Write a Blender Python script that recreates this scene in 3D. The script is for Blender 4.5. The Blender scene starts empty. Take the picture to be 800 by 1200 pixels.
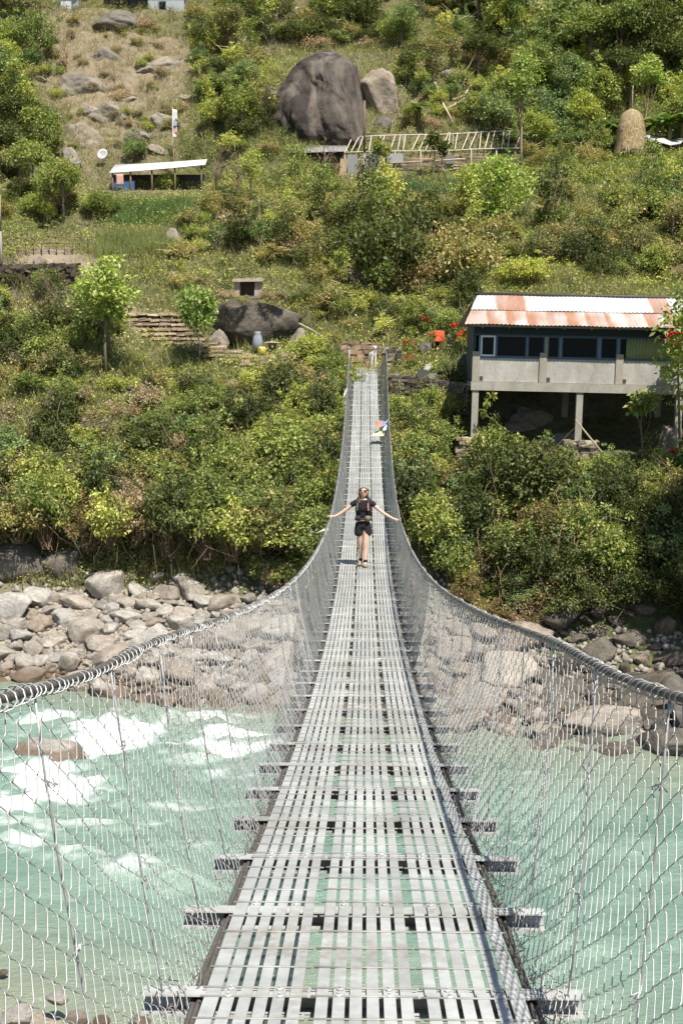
import bpy, math, random
import numpy as np
from mathutils import Vector, Matrix, Euler

C = bpy.context.scene.collection
scn = bpy.context.scene
R = math.radians

# ------------------------------------------------------------------ camera, sky, sun, exposure
CAMZ = 12.0
PITCH, YAW, FOC = 7.6, 1.07, 1500.0
cam_d = bpy.data.cameras.new("camera")
cam = bpy.data.objects.new("camera", cam_d)
C.objects.link(cam)
cam.location = (0, 0, CAMZ)
cam.rotation_euler = (R(90 - PITCH), 0, R(YAW))
cam_d.sensor_fit = 'VERTICAL'
cam_d.sensor_height = 36.0
cam_d.lens = 45.0
cam_d.clip_start = 0.05
cam_d.clip_end = 2000
scn.camera = cam

SUN = Vector((0.25, -0.46, 1.0)).normalized()      # towards the sun
sun_elev = math.asin(SUN.z)
world = bpy.data.worlds.new("World")
scn.world = world
world.use_nodes = True
wn = world.node_tree.nodes
wl = world.node_tree.links
wn.clear()
sky = wn.new("ShaderNodeTexSky")
sky.sky_type = 'NISHITA'
sky.sun_disc = False
sky.sun_elevation = sun_elev
sky.sun_rotation = math.atan2(SUN.x, SUN.y)
sky.altitude = 900
sky.air_density = 1.0
sky.dust_density = 1.5
bg = wn.new("ShaderNodeBackground")
bg.inputs["Strength"].default_value = 0.078
wo = wn.new("ShaderNodeOutputWorld")
wl.new(sky.outputs[0], bg.inputs[0])
wl.new(bg.outputs[0], wo.inputs[0])

sun_d = bpy.data.lights.new("sun", 'SUN')
sun_d.energy = 5.0
sun_d.angle = R(0.5)
sun_d.color = (1.0, 0.945, 0.85)
sun = bpy.data.objects.new("sun", sun_d)
sun.rotation_euler = SUN.to_track_quat('Z', 'Y').to_euler()
sun.location = (0, 0, 120)
C.objects.link(sun)

scn.view_settings.view_transform = 'Standard'
scn.view_settings.look = 'None'
scn.view_settings.gamma = 1.0
scn.view_settings.use_curve_mapping = False
scn.view_settings.exposure = 0.86
scn.cycles.max_bounces = 6
scn.cycles.diffuse_bounces = 3
scn.cycles.glossy_bounces = 2
scn.cycles.transmission_bounces = 3
scn.cycles.use_denoising = True

# ------------------------------------------------------------------ helpers: rays through the picture, noise
CAMR = np.array(Euler((R(90 - PITCH), 0, R(YAW))).to_matrix())

def ray(px, py):
    d = np.array([(px - 400) / FOC, -(py - 600) / FOC, -1.0])
    return CAMR @ d

def at(px, py, Y):
    d = ray(px, py)
    t = Y / d[1]
    return np.array([d[0] * t, Y, CAMZ + d[2] * t])

def on_plane(px, py, z):
    d = ray(px, py)
    t = (z - CAMZ) / d[2]
    return np.array([d[0] * t, d[1] * t, z])

def to_px(p):
    v = CAMR.T @ (np.asarray(p, float) - np.array([0, 0, CAMZ]))
    return 400 + FOC * v[0] / -v[2], 600 - FOC * v[1] / -v[2]

def _hash(ix, iy, seed):
    n = (ix.astype(np.int64) * 374761393 + iy.astype(np.int64) * 668265263 + seed * 974711) & 0x7fffffff
    n = ((n ^ (n >> 13)) * 1274126177) & 0x7fffffff
    return ((n ^ (n >> 16)) & 0xffff) / 65535.0

def vnoise(x, y, seed=0):
    x = np.asarray(x, float); y = np.asarray(y, float)
    ix = np.floor(x); iy = np.floor(y)
    fx = x - ix; fy = y - iy
    fx = fx * fx * (3 - 2 * fx); fy = fy * fy * (3 - 2 * fy)
    a = _hash(ix, iy, seed); b = _hash(ix + 1, iy, seed)
    c = _hash(ix, iy + 1, seed); d = _hash(ix + 1, iy + 1, seed)
    return (a * (1 - fx) + b * fx) * (1 - fy) + (c * (1 - fx) + d * fx) * fy

def fbm(x, y, seed=0, octv=4):
    v = 0; a = 0.5
    for k in range(octv):
        v = v + a * (vnoise(x, y, seed + k * 17) - 0.5)
        x = x * 2.03; y = y * 2.03; a *= 0.5
    return v * 2

# ------------------------------------------------------------------ helpers: objects
def tag(o, label=None, cat=None, group=None, kind=None):
    if label: o["label"] = label
    if cat: o["category"] = cat
    if group: o["group"] = group
    if kind: o["kind"] = kind
    return o

def empty(name, loc=(0, 0, 0), rz=0.0):
    o = bpy.data.objects.new(name, None)
    o.empty_display_size = 0.3
    o.location = loc
    o.rotation_euler = (0, 0, rz)
    C.objects.link(o)
    return o

def link_mesh(name, me, parent=None, mats=None):
    if mats is not None:
        me.materials.clear()
        for m in (mats if isinstance(mats, (list, tuple)) else [mats]):
            me.materials.append(m)
    o = bpy.data.objects.new(name, me)
    C.objects.link(o)
    if parent is not None:
        o.parent = parent
    return o

def copy_tree(o, parent=None):
    c = o.copy()
    C.objects.link(c)
    if parent is not None:
        c.parent = parent
    for ch in o.children:
        copy_tree(ch, c)
    return c

def np_mesh(name, verts, faces, col=None, mat_idx=None, smooth=False):
    """verts (N,3), faces (M,k) same k; col (N,3) -> attribute Col"""
    me = bpy.data.meshes.new(name)
    verts = np.asarray(verts, np.float32); faces = np.asarray(faces, np.int32)
    nv, (nf, k) = len(verts), faces.shape
    me.vertices.add(nv)
    me.vertices.foreach_set("co", verts.ravel())
    me.loops.add(nf * k)
    me.loops.foreach_set("vertex_index", faces.ravel())
    me.polygons.add(nf)
    me.polygons.foreach_set("loop_start", np.arange(0, nf * k, k, dtype=np.int32))
    if mat_idx is not None:
        me.polygons.foreach_set("material_index", np.asarray(mat_idx, np.int32))
    if smooth:
        me.polygons.foreach_set("use_smooth", np.ones(nf, bool))
    me.update(calc_edges=True)
    if col is not None:
        a = me.color_attributes.new("Col", 'FLOAT_COLOR', 'POINT')
        c4 = np.ones((nv, 4), np.float32)
        c4[:, :3] = col
        a.data.foreach_set("color", c4.ravel())
    return me

class MB:
    """collects shapes into ONE mesh"""
    def __init__(s):
        s.v = []; s.f = []; s.m = []; s.c = []; s.sm = []
    def add(s, verts, faces, m=0, col=(1, 1, 1), smooth=False):
        b = len(s.v)
        s.v.extend([tuple(v) for v in verts])
        s.c.extend([col] * len(verts))
        for f in faces:
            s.f.append([i + b for i in f]); s.m.append(m); s.sm.append(smooth)
        return s
    def box(s, c, size, rot=None, m=0, col=(1, 1, 1), jit=0.0, rng=None):
        hx, hy, hz = size[0] / 2, size[1] / 2, size[2] / 2
        vs = []
        for sx, sy, sz in ((-1,-1,-1),(1,-1,-1),(1,1,-1),(-1,1,-1),(-1,-1,1),(1,-1,1),(1,1,1),(-1,1,1)):
            v = Vector((sx * hx, sy * hy, sz * hz))
            if jit and rng: v += Vector((rng.uniform(-jit, jit), rng.uniform(-jit, jit), rng.uniform(-jit, jit)))
            if rot: v = rot @ v
            vs.append(v + Vector(c))
        return s.add(vs, [(0,3,2,1),(4,5,6,7),(0,1,5,4),(1,2,6,5),(2,3,7,6),(3,0,4,7)], m, col)
    def bar(s, p, q, w, h=None, m=0, col=(1, 1, 1), up=(0, 0, 1)):
        p, q = Vector(p), Vector(q); h = h or w
        d = q - p; L = d.length; d.normalize()
        u = Vector(up)
        if abs(d.dot(u)) > 0.95: u = Vector((0, 1, 0)) if abs(d.y) < 0.9 else Vector((1, 0, 0))
        x = d.cross(u).normalized(); y = x.cross(d)
        rot = Matrix((x, d, y)).transposed()
        return s.box((p + q) / 2, (w, L, h), rot, m, col)
    def tube(s, pts, rad, n=6, m=0, col=(1, 1, 1), cap=True, smooth=True):
        pts = [Vector(p) for p in pts]
        if not isinstance(rad, (list, tuple)): rad = [rad] * len(pts)
        rings = []; prev = None
        for i, p in enumerate(pts):
            t = (pts[min(i + 1, len(pts) - 1)] - pts[max(i - 1, 0)])
            if t.length < 1e-9: t = Vector((0, 0, 1))
            t.normalize()
            if prev is None:
                a = Vector((1, 0, 0)) if abs(t.x) < 0.8 else Vector((0, 1, 0))
            else:
                a = prev
            u = (a - t * a.dot(t)).normalized(); w = t.cross(u); prev = u
            rings.append([p + (u * math.cos(2 * math.pi * k / n) + w * math.sin(2 * math.pi * k / n)) * rad[i] for k in range(n)])
        vs = [v for r in rings for v in r]
        fs = []
        for i in range(len(pts) - 1):
            for k in range(n):
                k2 = (k + 1) % n
                fs.append((i * n + k, i * n + k2, (i + 1) * n + k2, (i + 1) * n + k))
        if cap:
            fs.append(tuple(range(n - 1, -1, -1))); fs.append(tuple((len(pts) - 1) * n + k for k in range(n)))
        return s.add(vs, fs, m, col, smooth)
    def lathe(s, prof, c=(0, 0, 0), n=14, m=0, col=(1, 1, 1), smooth=True, wob=0.0, rng=None):
        vs = []
        for (r, z) in prof:
            for k in range(n):
                a = 2 * math.pi * k / n
                rr = r * (1 + (rng.uniform(-wob, wob) if rng else 0))
                vs.append((c[0] + rr * math.cos(a), c[1] + rr * math.sin(a), c[2] + z))
        fs = []
        for i in range(len(prof) - 1):
            for k in range(n):
                k2 = (k + 1) % n
                fs.append((i * n + k, i * n + k2, (i + 1) * n + k2, (i + 1) * n + k))
        fs.append(tuple(range(n - 1, -1, -1))); fs.append(tuple((len(prof) - 1) * n + k for k in range(n)))
        return s.add(vs, fs, m, col, smooth)
    def sheet(s, grid, thick=0.0, m=0, col=(1, 1, 1), smooth=True):
        """grid [rows][cols] of points; a cloth or plate, given a second side when thick"""
        nr, nc = len(grid), len(grid[0])
        vs = [Vector(p) for r in grid for p in r]
        fs = [(i * nc + j, i * nc + j + 1, (i + 1) * nc + j + 1, (i + 1) * nc + j) for i in range(nr - 1) for j in range(nc - 1)]
        if thick:
            n = (vs[1] - vs[0]).cross(vs[nc] - vs[0]).normalized() * thick
            b = len(vs)
            vs += [v - n for v in vs[:b]]
            fs += [tuple(b + i for i in reversed(f)) for f in list(fs)]
            edge = [j for j in range(nc)] + [i * nc + nc - 1 for i in range(1, nr)] + [(nr - 1) * nc + j for j in range(nc - 2, -1, -1)] + [i * nc for i in range(nr - 2, 0, -1)]
            for a, e in zip(edge, edge[1:] + edge[:1]):
                fs.append((e, a, a + b, e + b))
        return s.add(vs, fs, m, col, smooth)
    def build(s, name, mats, parent=None):
        me = bpy.data.meshes.new(name)
        me.from_pydata(s.v, [], s.f)
        me.polygons.foreach_set("material_index", s.m)
        me.polygons.foreach_set("use_smooth", s.sm)
        a = me.color_attributes.new("Col", 'FLOAT_COLOR', 'POINT')
        c4 = np.ones((len(s.v), 4), np.float32); c4[:, :3] = np.array(s.c, np.float32)
        a.data.foreach_set("color", c4.ravel())
        me.update()
        return link_mesh(name, me, parent, mats)

def rings_mesh(P, r, n=4):
    """P (W,K,3) polylines -> tubes; returns verts, quads"""
    W, K, _ = P.shape
    T = np.gradient(P, axis=1)
    T /= np.linalg.norm(T, axis=2, keepdims=True) + 1e-12
    ref = np.array([1.0, 0.15, 0.05]); ref /= np.linalg.norm(ref)
    U = np.cross(T, ref); U /= np.linalg.norm(U, axis=2, keepdims=True) + 1e-12
    V = np.cross(T, U)
    rr = r if np.isscalar(r) else np.asarray(r)[:, None, None]
    vs = [P + (U * math.cos(2 * math.pi * k / n) + V * math.sin(2 * math.pi * k / n)) * rr for k in range(n)]
    vs = np.stack(vs, axis=2)                      # W,K,n,3
    idx = np.arange(W * K * n).reshape(W, K, n)
    a = idx[:, :-1, :]; b = np.roll(a, -1, axis=2)
    c = idx[:, 1:, :]; d = np.roll(c, -1, axis=2)
    return vs.reshape(-1, 3), np.stack([a, b, d, c], axis=-1).reshape(-1, 4)

# ------------------------------------------------------------------ materials
def mat(name):
    m = bpy.data.materials.new(name)
    m.use_nodes = True
    nt = m.node_tree
    nt.nodes.clear()
    out = nt.nodes.new("ShaderNodeOutputMaterial")
    return m, nt, out

def node(nt, typ, **kw):
    n = nt.nodes.new(typ)
    for k, v in kw.items():
        if k in n.inputs.keys() if hasattr(n.inputs, 'keys') else False:
            n.inputs[k].default_value = v
        else:
            setattr(n, k, v)
    return n

def ramp(nt, fac, stops):
    n = nt.nodes.new("ShaderNodeValToRGB")
    e = n.color_ramp.elements
    while len(e) > 1: e.remove(e[-1])
    e[0].position = stops[0][0]; e[0].color = (*stops[0][1], 1)
    for p, c in stops[1:]:
        x = e.new(p); x.color = (*c, 1)
    nt.links.new(fac, n.inputs[0])
    return n.outputs[0]

def noise_tex(nt, scale, detail=6, rough=0.6, coord='Object', stretch=None, dist=0.0):
    tc = nt.nodes.new("ShaderNodeTexCoord")
    src = tc.outputs[coord]
    if coord == 'World':
        pass
    if stretch:
        mp = nt.nodes.new("ShaderNodeMapping"); mp.inputs['Scale'].default_value = stretch
        nt.links.new(src, mp.inputs[0]); src = mp.outputs[0]
    n = nt.nodes.new("ShaderNodeTexNoise")
    n.inputs['Scale'].default_value = scale; n.inputs['Detail'].default_value = detail
    n.inputs['Roughness'].default_value = rough; n.inputs['Distortion'].default_value = dist
    nt.links.new(src, n.inputs['Vector'])
    return n.outputs['Fac']

def mixc(nt, fac, a, b, mode='MIX'):
    n = nt.nodes.new("ShaderNodeMix"); n.data_type = 'RGBA'; n.blend_type = mode
    L = nt.links
    if hasattr(fac, 'links'): L.new(fac, n.inputs[0])
    else: n.inputs[0].default_value = fac
    for s, i in ((a, 6), (b, 7)):
        if hasattr(s, 'links'): L.new(s, n.inputs[i])
        else: n.inputs[i].default_value = (*s, 1)
    return n.outputs[2]

def mth(nt, op, a, b=None, clamp=False):
    n = nt.nodes.new("ShaderNodeMath"); n.operation = op; n.use_clamp = clamp
    for s, i in ((a, 0), (b, 1)):
        if s is None: continue
        if hasattr(s, 'links'): nt.links.new(s, n.inputs[i])
        else: n.inputs[i].default_value = s
    return n.outputs[0]

def bump(nt, h, strength=0.4, dist=0.05):
    n = nt.nodes.new("ShaderNodeBump")
    n.inputs['Strength'].default_value = strength; n.inputs['Distance'].default_value = dist
    nt.links.new(h, n.inputs['Height'])
    return n.outputs[0]

def vcol(nt):
    n = nt.nodes.new("ShaderNodeAttribute"); n.attribute_name = "Col"
    return n.outputs['Color']

def objrand(nt):
    return nt.nodes.new("ShaderNodeObjectInfo").outputs['Random']

def surface(name, base, rough=0.8, var=0.25, scale=6.0, metal=0.0, bmp=0.3, bdist=0.02, use_col=False, rnd=0.0, spec=0.3, stretch=None, dark=None, grime=0.0):
    """plain procedural surface: colour broken up by two noises, a little bump"""
    m, nt, out = mat(name)
    b = nt.nodes.new("ShaderNodeBsdfPrincipled")
    n1 = noise_tex(nt, scale, 5, 0.65, stretch=stretch)
    n2 = noise_tex(nt, scale * 6.3, 3, 0.6)
    lo = tuple(c * (1 - var) for c in base) if dark is None else dark
    hi = tuple(min(1, c * (1 + var)) for c in base)
    col = ramp(nt, n1, [(0.3, lo), (0.7, hi)])
    col = mixc(nt, 0.25, col, ramp(nt, n2, [(0.3, tuple(c * 0.7 for c in base)), (0.7, hi)]))
    if use_col: col = mixc(nt, 1.0, col, vcol(nt), 'MULTIPLY')
    if rnd:
        k = ramp(nt, objrand(nt), [(0, (1 - rnd,) * 3), (1, (1 + rnd * 0.3,) * 3)])
        col = mixc(nt, 1.0, col, k, 'MULTIPLY')
    nt.links.new(col, b.inputs['Base Color'])
    b.inputs['Roughness'].default_value = rough
    b.inputs['Metallic'].default_value = metal
    b.inputs['Specular IOR Level'].default_value = spec
    if grime:    # mud, rust and foot wear in patches of their own
        n4 = noise_tex(nt, 1.7, 6, 0.7, dist=1.0); n5 = noise_tex(nt, 23, 4, 0.7)
        f = mth(nt, 'MULTIPLY', ramp(nt, n4, [(0.48, (0, 0, 0)), (0.66, (1, 1, 1))]), ramp(nt, n5, [(0.38, (0, 0, 0)), (0.62, (1, 1, 1))]))
        nt.links.new(mixc(nt, mth(nt, 'MULTIPLY', f, grime), col, (0.17, 0.135, 0.10)), b.inputs['Base Color'])
    if bmp: nt.links.new(bump(nt, n2, bmp, bdist), b.inputs['Normal'])
    nt.links.new(b.outputs[0], out.inputs[0])
    return m

def leaf_mat(name, trans=0.34, rnd=0.30, gloss=0.025):
    m, nt, out = mat(name)
    col = vcol(nt)
    k = ramp(nt, objrand(nt), [(0, (1 - rnd, 1 - rnd * 0.8, 1 - rnd)), (0.5, (1, 1, 0.9)), (1, (1 + rnd * 0.5, 1 + rnd * 0.28, 1.0))])
    col = mixc(nt, 1.0, col, k, 'MULTIPLY')
    d = nt.nodes.new("ShaderNodeBsdfDiffuse"); t = nt.nodes.new("ShaderNodeBsdfTranslucent")
    g = nt.nodes.new("ShaderNodeBsdfGlossy"); g.inputs['Roughness'].default_value = 0.55
    nt.links.new(col, d.inputs[0])
    nt.links.new(mixc(nt, 1.0, col, (1.05, 1.15, 0.5), 'MULTIPLY'), t.inputs[0])
    mx = nt.nodes.new("ShaderNodeMixShader"); mx.inputs[0].default_value = trans
    nt.links.new(d.outputs[0], mx.inputs[1]); nt.links.new(t.outputs[0], mx.inputs[2])
    m2 = nt.nodes.new("ShaderNodeMixShader"); m2.inputs[0].default_value = gloss
    nt.links.new(mx.outputs[0], m2.inputs[1]); nt.links.new(g.outputs[0], m2.inputs[2])
    nt.links.new(m2.outputs[0], out.inputs[0])
    return m

M = {}
M['leaf'] = leaf_mat("leaf")
M['grass'] = leaf_mat("grass_blade", 0.3, 0.1, 0.03)
M['bark'] = surface("bark", (0.16, 0.125, 0.095), 0.9, 0.4, 9, use_col=True)
M['steel'] = surface("galvanised_steel", (0.36, 0.372, 0.365), 0.5, 0.3, 3.5, metal=0.0, bmp=0.12, bdist=0.003, spec=0.4, rnd=0.16, use_col=True, grime=0.55)
M['wire'] = surface("galvanised_wire", (0.40, 0.40, 0.39), 0.4, 0.3, 14, metal=0.35, bmp=0, spec=0.6)
M['cable'] = surface("weathered_cable", (0.215, 0.19, 0.17), 0.6, 0.35, 30, metal=0.15, bmp=0.6, bdist=0.006, stretch=(1, 3, 1))
M['darksteel'] = surface("dark_steel", (0.055, 0.048, 0.042), 0.6, 0.4, 8)
M['concrete'] = surface("concrete", (0.30, 0.285, 0.255), 0.9, 0.22, 1.4, bmp=0.35, bdist=0.02, use_col=True, grime=0.5, stretch=(1, 1, .45))
M['stone'] = surface("dry_stone", (0.24, 0.21, 0.175), 0.92, 0.4, 4, bmp=0.6, bdist=0.04, use_col=True)
M['wood'] = surface("weathered_wood", (0.30, 0.24, 0.18), 0.9, 0.35, 5, bmp=0.4, bdist=0.01, use_col=True, stretch=(1, 1, 0.2))
M['bamboo'] = surface("dry_bamboo", (0.42, 0.375, 0.315), 0.75, 0.25, 4, use_col=True)
M['paint'] = surface("painted", (0.8, 0.8, 0.8), 0.6, 0.08, 4, use_col=True, bmp=0.15, bdist=0.005)
M['cloth'] = surface("cloth", (0.8, 0.8, 0.8), 0.9, 0.12, 12, use_col=True, bmp=0.3, bdist=0.01)
M['skin'] = surface("skin", (0.58, 0.37, 0.275), 0.55, 0.06, 10, bmp=0.05)
M['fur'] = surface("white_fur", (0.74, 0.70, 0.62), 0.95, 0.1, 14, bmp=0.5, bdist=0.02)
M['hay'] = surface("straw", (0.42, 0.325, 0.19), 0.95, 0.5, 6, bmp=1.0, bdist=0.15, stretch=(1, 1, 0.2))
M['glass'] = surface("dark_glass", (0.008, 0.009, 0.009), 0.3, 0.1, 3, bmp=0, spec=0.12)

def rock_mat(name, lo, hi, streak=None, wet=True, scale=1.1, rnd=0.35):
    m, nt, out = mat(name)
    b = nt.nodes.new("ShaderNodeBsdfPrincipled")
    n1 = noise_tex(nt, scale, 8, 0.62, dist=0.6)
    n2 = noise_tex(nt, scale * 7, 6, 0.7)
    n3 = noise_tex(nt, scale * 26, 4, 0.7)
    col = ramp(nt, n1, [(0.32, lo), (0.62, hi)])
    col = mixc(nt, mth(nt, 'MULTIPLY', ramp(nt, n2, [(0.48, (0, 0, 0)), (0.66, (1, 1, 1))]), 0.45), col, tuple(c * 0.42 for c in lo))
    if streak:
        s = noise_tex(nt, 1.0, 6, 0.6, stretch=streak[0], dist=0.4)
        col = mixc(nt, ramp(nt, s, [(0.46, (0, 0, 0)), (0.62, (1, 1, 1))]), col, streak[1])
    k = ramp(nt, objrand(nt), [(0, (1 - rnd, 1 - rnd * 1.05, 1 - rnd * 1.1)), (0.35, (1, 0.93, 0.84)), (0.7, (1.0, 1.0, 1.0)), (1, (1.15, 1.12, 1.06))])
    col = mixc(nt, 1.0, col, k, 'MULTIPLY')
    if wet:     # iron-brown tide mark just above the water
        geo = nt.nodes.new("ShaderNodeNewGeometry"); sp = nt.nodes.new("ShaderNodeSeparateXYZ")
        nt.links.new(geo.outputs['Position'], sp.inputs[0])
        z = mth(nt, 'ADD', sp.outputs[2], mth(nt, 'MULTIPLY', n1, -0.55))
        f = ramp(nt, z, [(0.0, (1, 1, 1)), (0.22, (0, 0, 0))])
        fw = ramp(nt, z, [(0.0, (1, 1, 1)), (0.10, (0, 0, 0))])
        col = mixc(nt, mth(nt, 'MULTIPLY', fw, 0.7), col, (0.09, 0.07, 0.05))
        col = mixc(nt, mth(nt, 'MULTIPLY', f, mth(nt, 'ADD', -0.15, mth(nt, 'MULTIPLY', n2, 1.1), True)), col, (0.16, 0.09, 0.048))
    nt.links.new(col, b.inputs['Base Color'])
    b.inputs['Roughness'].default_value = 0.85
    b.inputs['Specular IOR Level'].default_value = 0.25
    h = mth(nt, 'ADD', mth(nt, 'MULTIPLY', n2, 0.7), mth(nt, 'MULTIPLY', n3, 0.3))
    nt.links.new(bump(nt, h, 0.8, 0.14), b.inputs['Normal'])
    nt.links.new(b.outputs[0], out.inputs[0])
    return m
M['rock'] = rock_mat("river_stone", (0.235, 0.22, 0.20), (0.455, 0.435, 0.40))
M['rock_dark'] = rock_mat("shaded_bank_stone", (0.075, 0.068, 0.056), (0.17, 0.155, 0.13), wet=False)  # dark stone; on the river banks its low tone paints in the shade
M['boulder'] = rock_mat("dark_boulder", (0.022, 0.019, 0.018), (0.060, 0.051, 0.047), ((0.7, 0.7, 0.12), (0.135, 0.118, 0.104)), wet=False, scale=0.35, rnd=0.05)
M['outcrop'] = rock_mat('hillside_rock', (0.12, 0.105, 0.085), (0.27, 0.24, 0.195), wet=False, scale=0.5, rnd=0.15)
M['boulder_pale'] = rock_mat("pale_boulder", (0.16, 0.135, 0.11), (0.34, 0.30, 0.255), wet=False, scale=0.6, rnd=0.1)
# ------------------------------------------------------------------ the lie of the land
# river valley: near bank under the camera, water at z=0, stony beach, steep bank, terraced hillside
PROFILES = {
    -90: [(800, 43), (700, 50), (640, 52.0), (560, 55.5), (450, 61), (400, 65), (334, 72), (304, 73.5), (292, 78), (262, 82), (213, 91), (150, 96), (80, 106), (0, 122)],
    0:   [(796, 43), (700, 50), (640, 52.0), (560, 55.5), (450, 61), (400, 65), (334, 72), (304, 73.5), (292, 78), (262, 82), (213, 91), (150, 96), (80, 106), (0, 122)],
    130: [(815, 42.5), (690, 50.5), (640, 52.0), (560, 54.5), (470, 59), (415, 63), (370, 68), (320, 72), (302, 74), (275, 80), (236, 83), (219, 92), (150, 97), (80, 107), (8, 120), (3, 125)],
    220: [(825, 42.3), (700, 50), (650, 51.5), (560, 54.5), (470, 59), (418, 62.5), (400, 65), (330, 72), (300, 75), (236, 83), (219, 92), (150, 97), (80, 107), (8, 120), (3, 125)],
    330: [(832, 42), (742, 47), (690, 49), (560, 53.5), (440, 60), (417, 63), (402, 66), (380, 67), (330, 70), (250, 79), (222, 85), (205, 90), (160, 94), (60, 108), (0, 121)],
    428: [(842, 41.5), (760, 46), (690, 49), (560, 54.5), (455, 60), (434, 61.4), (428, 64.5), (404, 65.5), (330, 71), (260, 79), (225, 84), (216, 90), (190, 93), (130, 98), (60, 108), (0, 121)],
    510: [(860, 41), (780, 45), (740, 47), (600, 52), (545, 54.5), (482, 58), (442, 59.6), (425, 61.5), (388, 65), (330, 71), (270, 77), (225, 84), (214, 90), (186, 94), (60, 107), (0, 119)],
    580: [(868, 40.7), (785, 44.7), (742, 47), (600, 51.8), (545, 54), (505, 57), (470, 59.3), (370, 61.5), (330, 68), (270, 76), (226, 83), (214, 89), (186, 93), (60, 107), (0, 119)],
    660: [(876, 40.5), (790, 44.5), (742, 46.4), (700, 47.3), (600, 50.3), (545, 53.6), (508, 57), (470, 59.3), (370, 61.5), (330, 68), (300, 72), (226, 83), (208, 87), (186, 95), (176, 97), (60, 108), (0, 119)],
    800: [(892, 40), (800, 44), (742, 46), (690, 46.9), (600, 49.6), (540, 53.2), (506, 57), (470, 59.3), (370, 61.5), (330, 68), (300, 72), (226, 83), (208, 87), (186, 95), (176, 97), (60, 108), (0, 119)],
    900: [(892, 40), (800, 44), (742, 46), (690, 46.9), (600, 49.6), (540, 53.2), (506, 57), (470, 59.3), (370, 61.5), (330, 68), (300, 72), (226, 83), (208, 87), (186, 95), (176, 97), (60, 108), (0, 119)],
}
SHORE = {-90: 23.0, 0: 22.2, 130: 20.8, 220: 20.4, 330: 20.8, 428: 20.9, 510: 20.0, 580: 19.2, 660: 18.8, 800: 18.2, 900: 18}
_cs, _cy, _cz = [], [], []
for px in sorted(PROFILES):
    d = ray(px, 500); s_ = d[0] / d[1]
    sh = SHORE[px]
    ys = [-40, -6, 0.4, 4, 10, sh - 3.5, sh, sh + 5]
    zs = [22, 12.2, CAMZ - 2.0, 7.6, 3.4, 0.45, -0.1, -1.6]
    prof_ = list(PROFILES[px]); prof_[0] = (prof_[0][0], on_plane(px, prof_[0][0], -0.08)[1])   # the far waterline
    first = prof_[0][1]
    ys += [first - 5]; zs += [-1.5]
    for py, Y in prof_:
        p = at(px, py, Y)
        ys.append(Y); zs.append(p[2])
    ys += [ys[-1] + 20, ys[-1] + 70]; zs += [zs[-1] + 15, zs[-1] + 50]
    _cs.append(s_); _cy.append(ys); _cz.append(zs)
_cs = np.array(_cs)

def S_of(X, Y):
    return X / np.maximum(Y, 6.0)

def px_of(X, Y):
    return 428 + 1500 * S_of(X, Y)

def h0(X, Y):
    X = np.asarray(X, float); Y = np.asarray(Y, float)
    s = S_of(X, Y)
    Zc = np.stack([np.interp(Y, ys, zs) for ys, zs in zip(_cy, _cz)])
    k = np.clip(np.searchsorted(_cs, s) - 1, 0, len(_cs) - 2)
    t = np.clip((s - _cs[k]) / (_cs[k + 1] - _cs[k]), 0, 1)
    t = t * t * (3 - 2 * t)
    z0 = np.take_along_axis(Zc, k[None], 0)[0]; z1 = np.take_along_axis(Zc, k[None] + 1, 0)[0]
    return z0 * (1 - t) + z1 * t

HOLLOW = (at(292, 402, 65.6)[0], 65.6)   # the hollow under the overhanging rock
FLATS = []   # (X, Y, r) kept smooth: bridge end, house, terraces, path
def h(X, Y):
    X = np.atleast_1d(np.asarray(X, float)); Y = np.atleast_1d(np.asarray(Y, float))
    z = h0(X, Y)
    amp = np.interp(Y, [-10, 0, 18, 24, 40, 47, 53, 60, 75, 100, 130], [0.1, 0.1, 0.3, 0.1, 0.15, 0.3, 0.6, 0.7, 0.95, 1.5, 2.2])
    k = np.ones_like(z)
    for fx, fy, fr in FLATS:
        d = np.hypot(X - fx, Y - fy) / fr
        k = np.minimum(k, np.clip((d - 0.7) / 0.6, 0.08, 1))
    hx, hy = HOLLOW
    z = z - 1.0 * np.exp(-(((X - hx) / 1.7) ** 2 + ((Y - hy) / 1.0) ** 2))
    return z + amp * k * (fbm(X / 3.7, Y / 3.7, 3, 5) + 0.6 * fbm(X / 1.3, Y / 1.3, 9, 3) * 0.6)

FLATS += [(-17, 87, 4.5), (-13.0, 87, 4.5), (0.3, 62.5, 3.0), (9.5, 57, 6.5), (14, 57, 6), (4, 61, 3.0), (-9.5, 65, 2), (-4.5, 64, 2.5)]
for X_ in range(2, 26, 4): FLATS.append((X_, 89.5, 3.5))

xs = np.arange(-64, 60.01, 0.42); ysr = np.arange(-9, 172, 0.42)
GX, GY = np.meshgrid(xs, ysr)
GZ = h(GX.ravel(), GY.ravel())
nx, ny = len(xs), len(ysr)
GZ2 = GZ.reshape(ny, nx)
def hg(X, Y):
    """height of the ground mesh itself"""
    u = np.clip((np.asarray(X, float) - xs[0]) / 0.42, 0, nx - 1.001); v = np.clip((np.asarray(Y, float) - ysr[0]) / 0.42, 0, ny - 1.001)
    i = u.astype(int); j = v.astype(int); fu = u - i; fv = v - j
    return (GZ2[j, i] * (1 - fu) + GZ2[j, i + 1] * fu) * (1 - fv) + (GZ2[j + 1, i] * (1 - fu) + GZ2[j + 1, i + 1] * fu) * fv
def hs(x, y):
    return float(hg(x, y))
_rt = np.arange(17.0, 150.0, 0.12)
def hit(px, py):
    d = ray(px, py); d = d / d[1]
    X = d[0] * _rt; Z = CAMZ + d[2] * _rt
    below = np.nonzero(Z < hg(X, _rt))[0]
    if len(below) == 0: return None
    i = below[0]
    return np.array([X[i], _rt[i], hs(X[i], _rt[i])])


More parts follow.
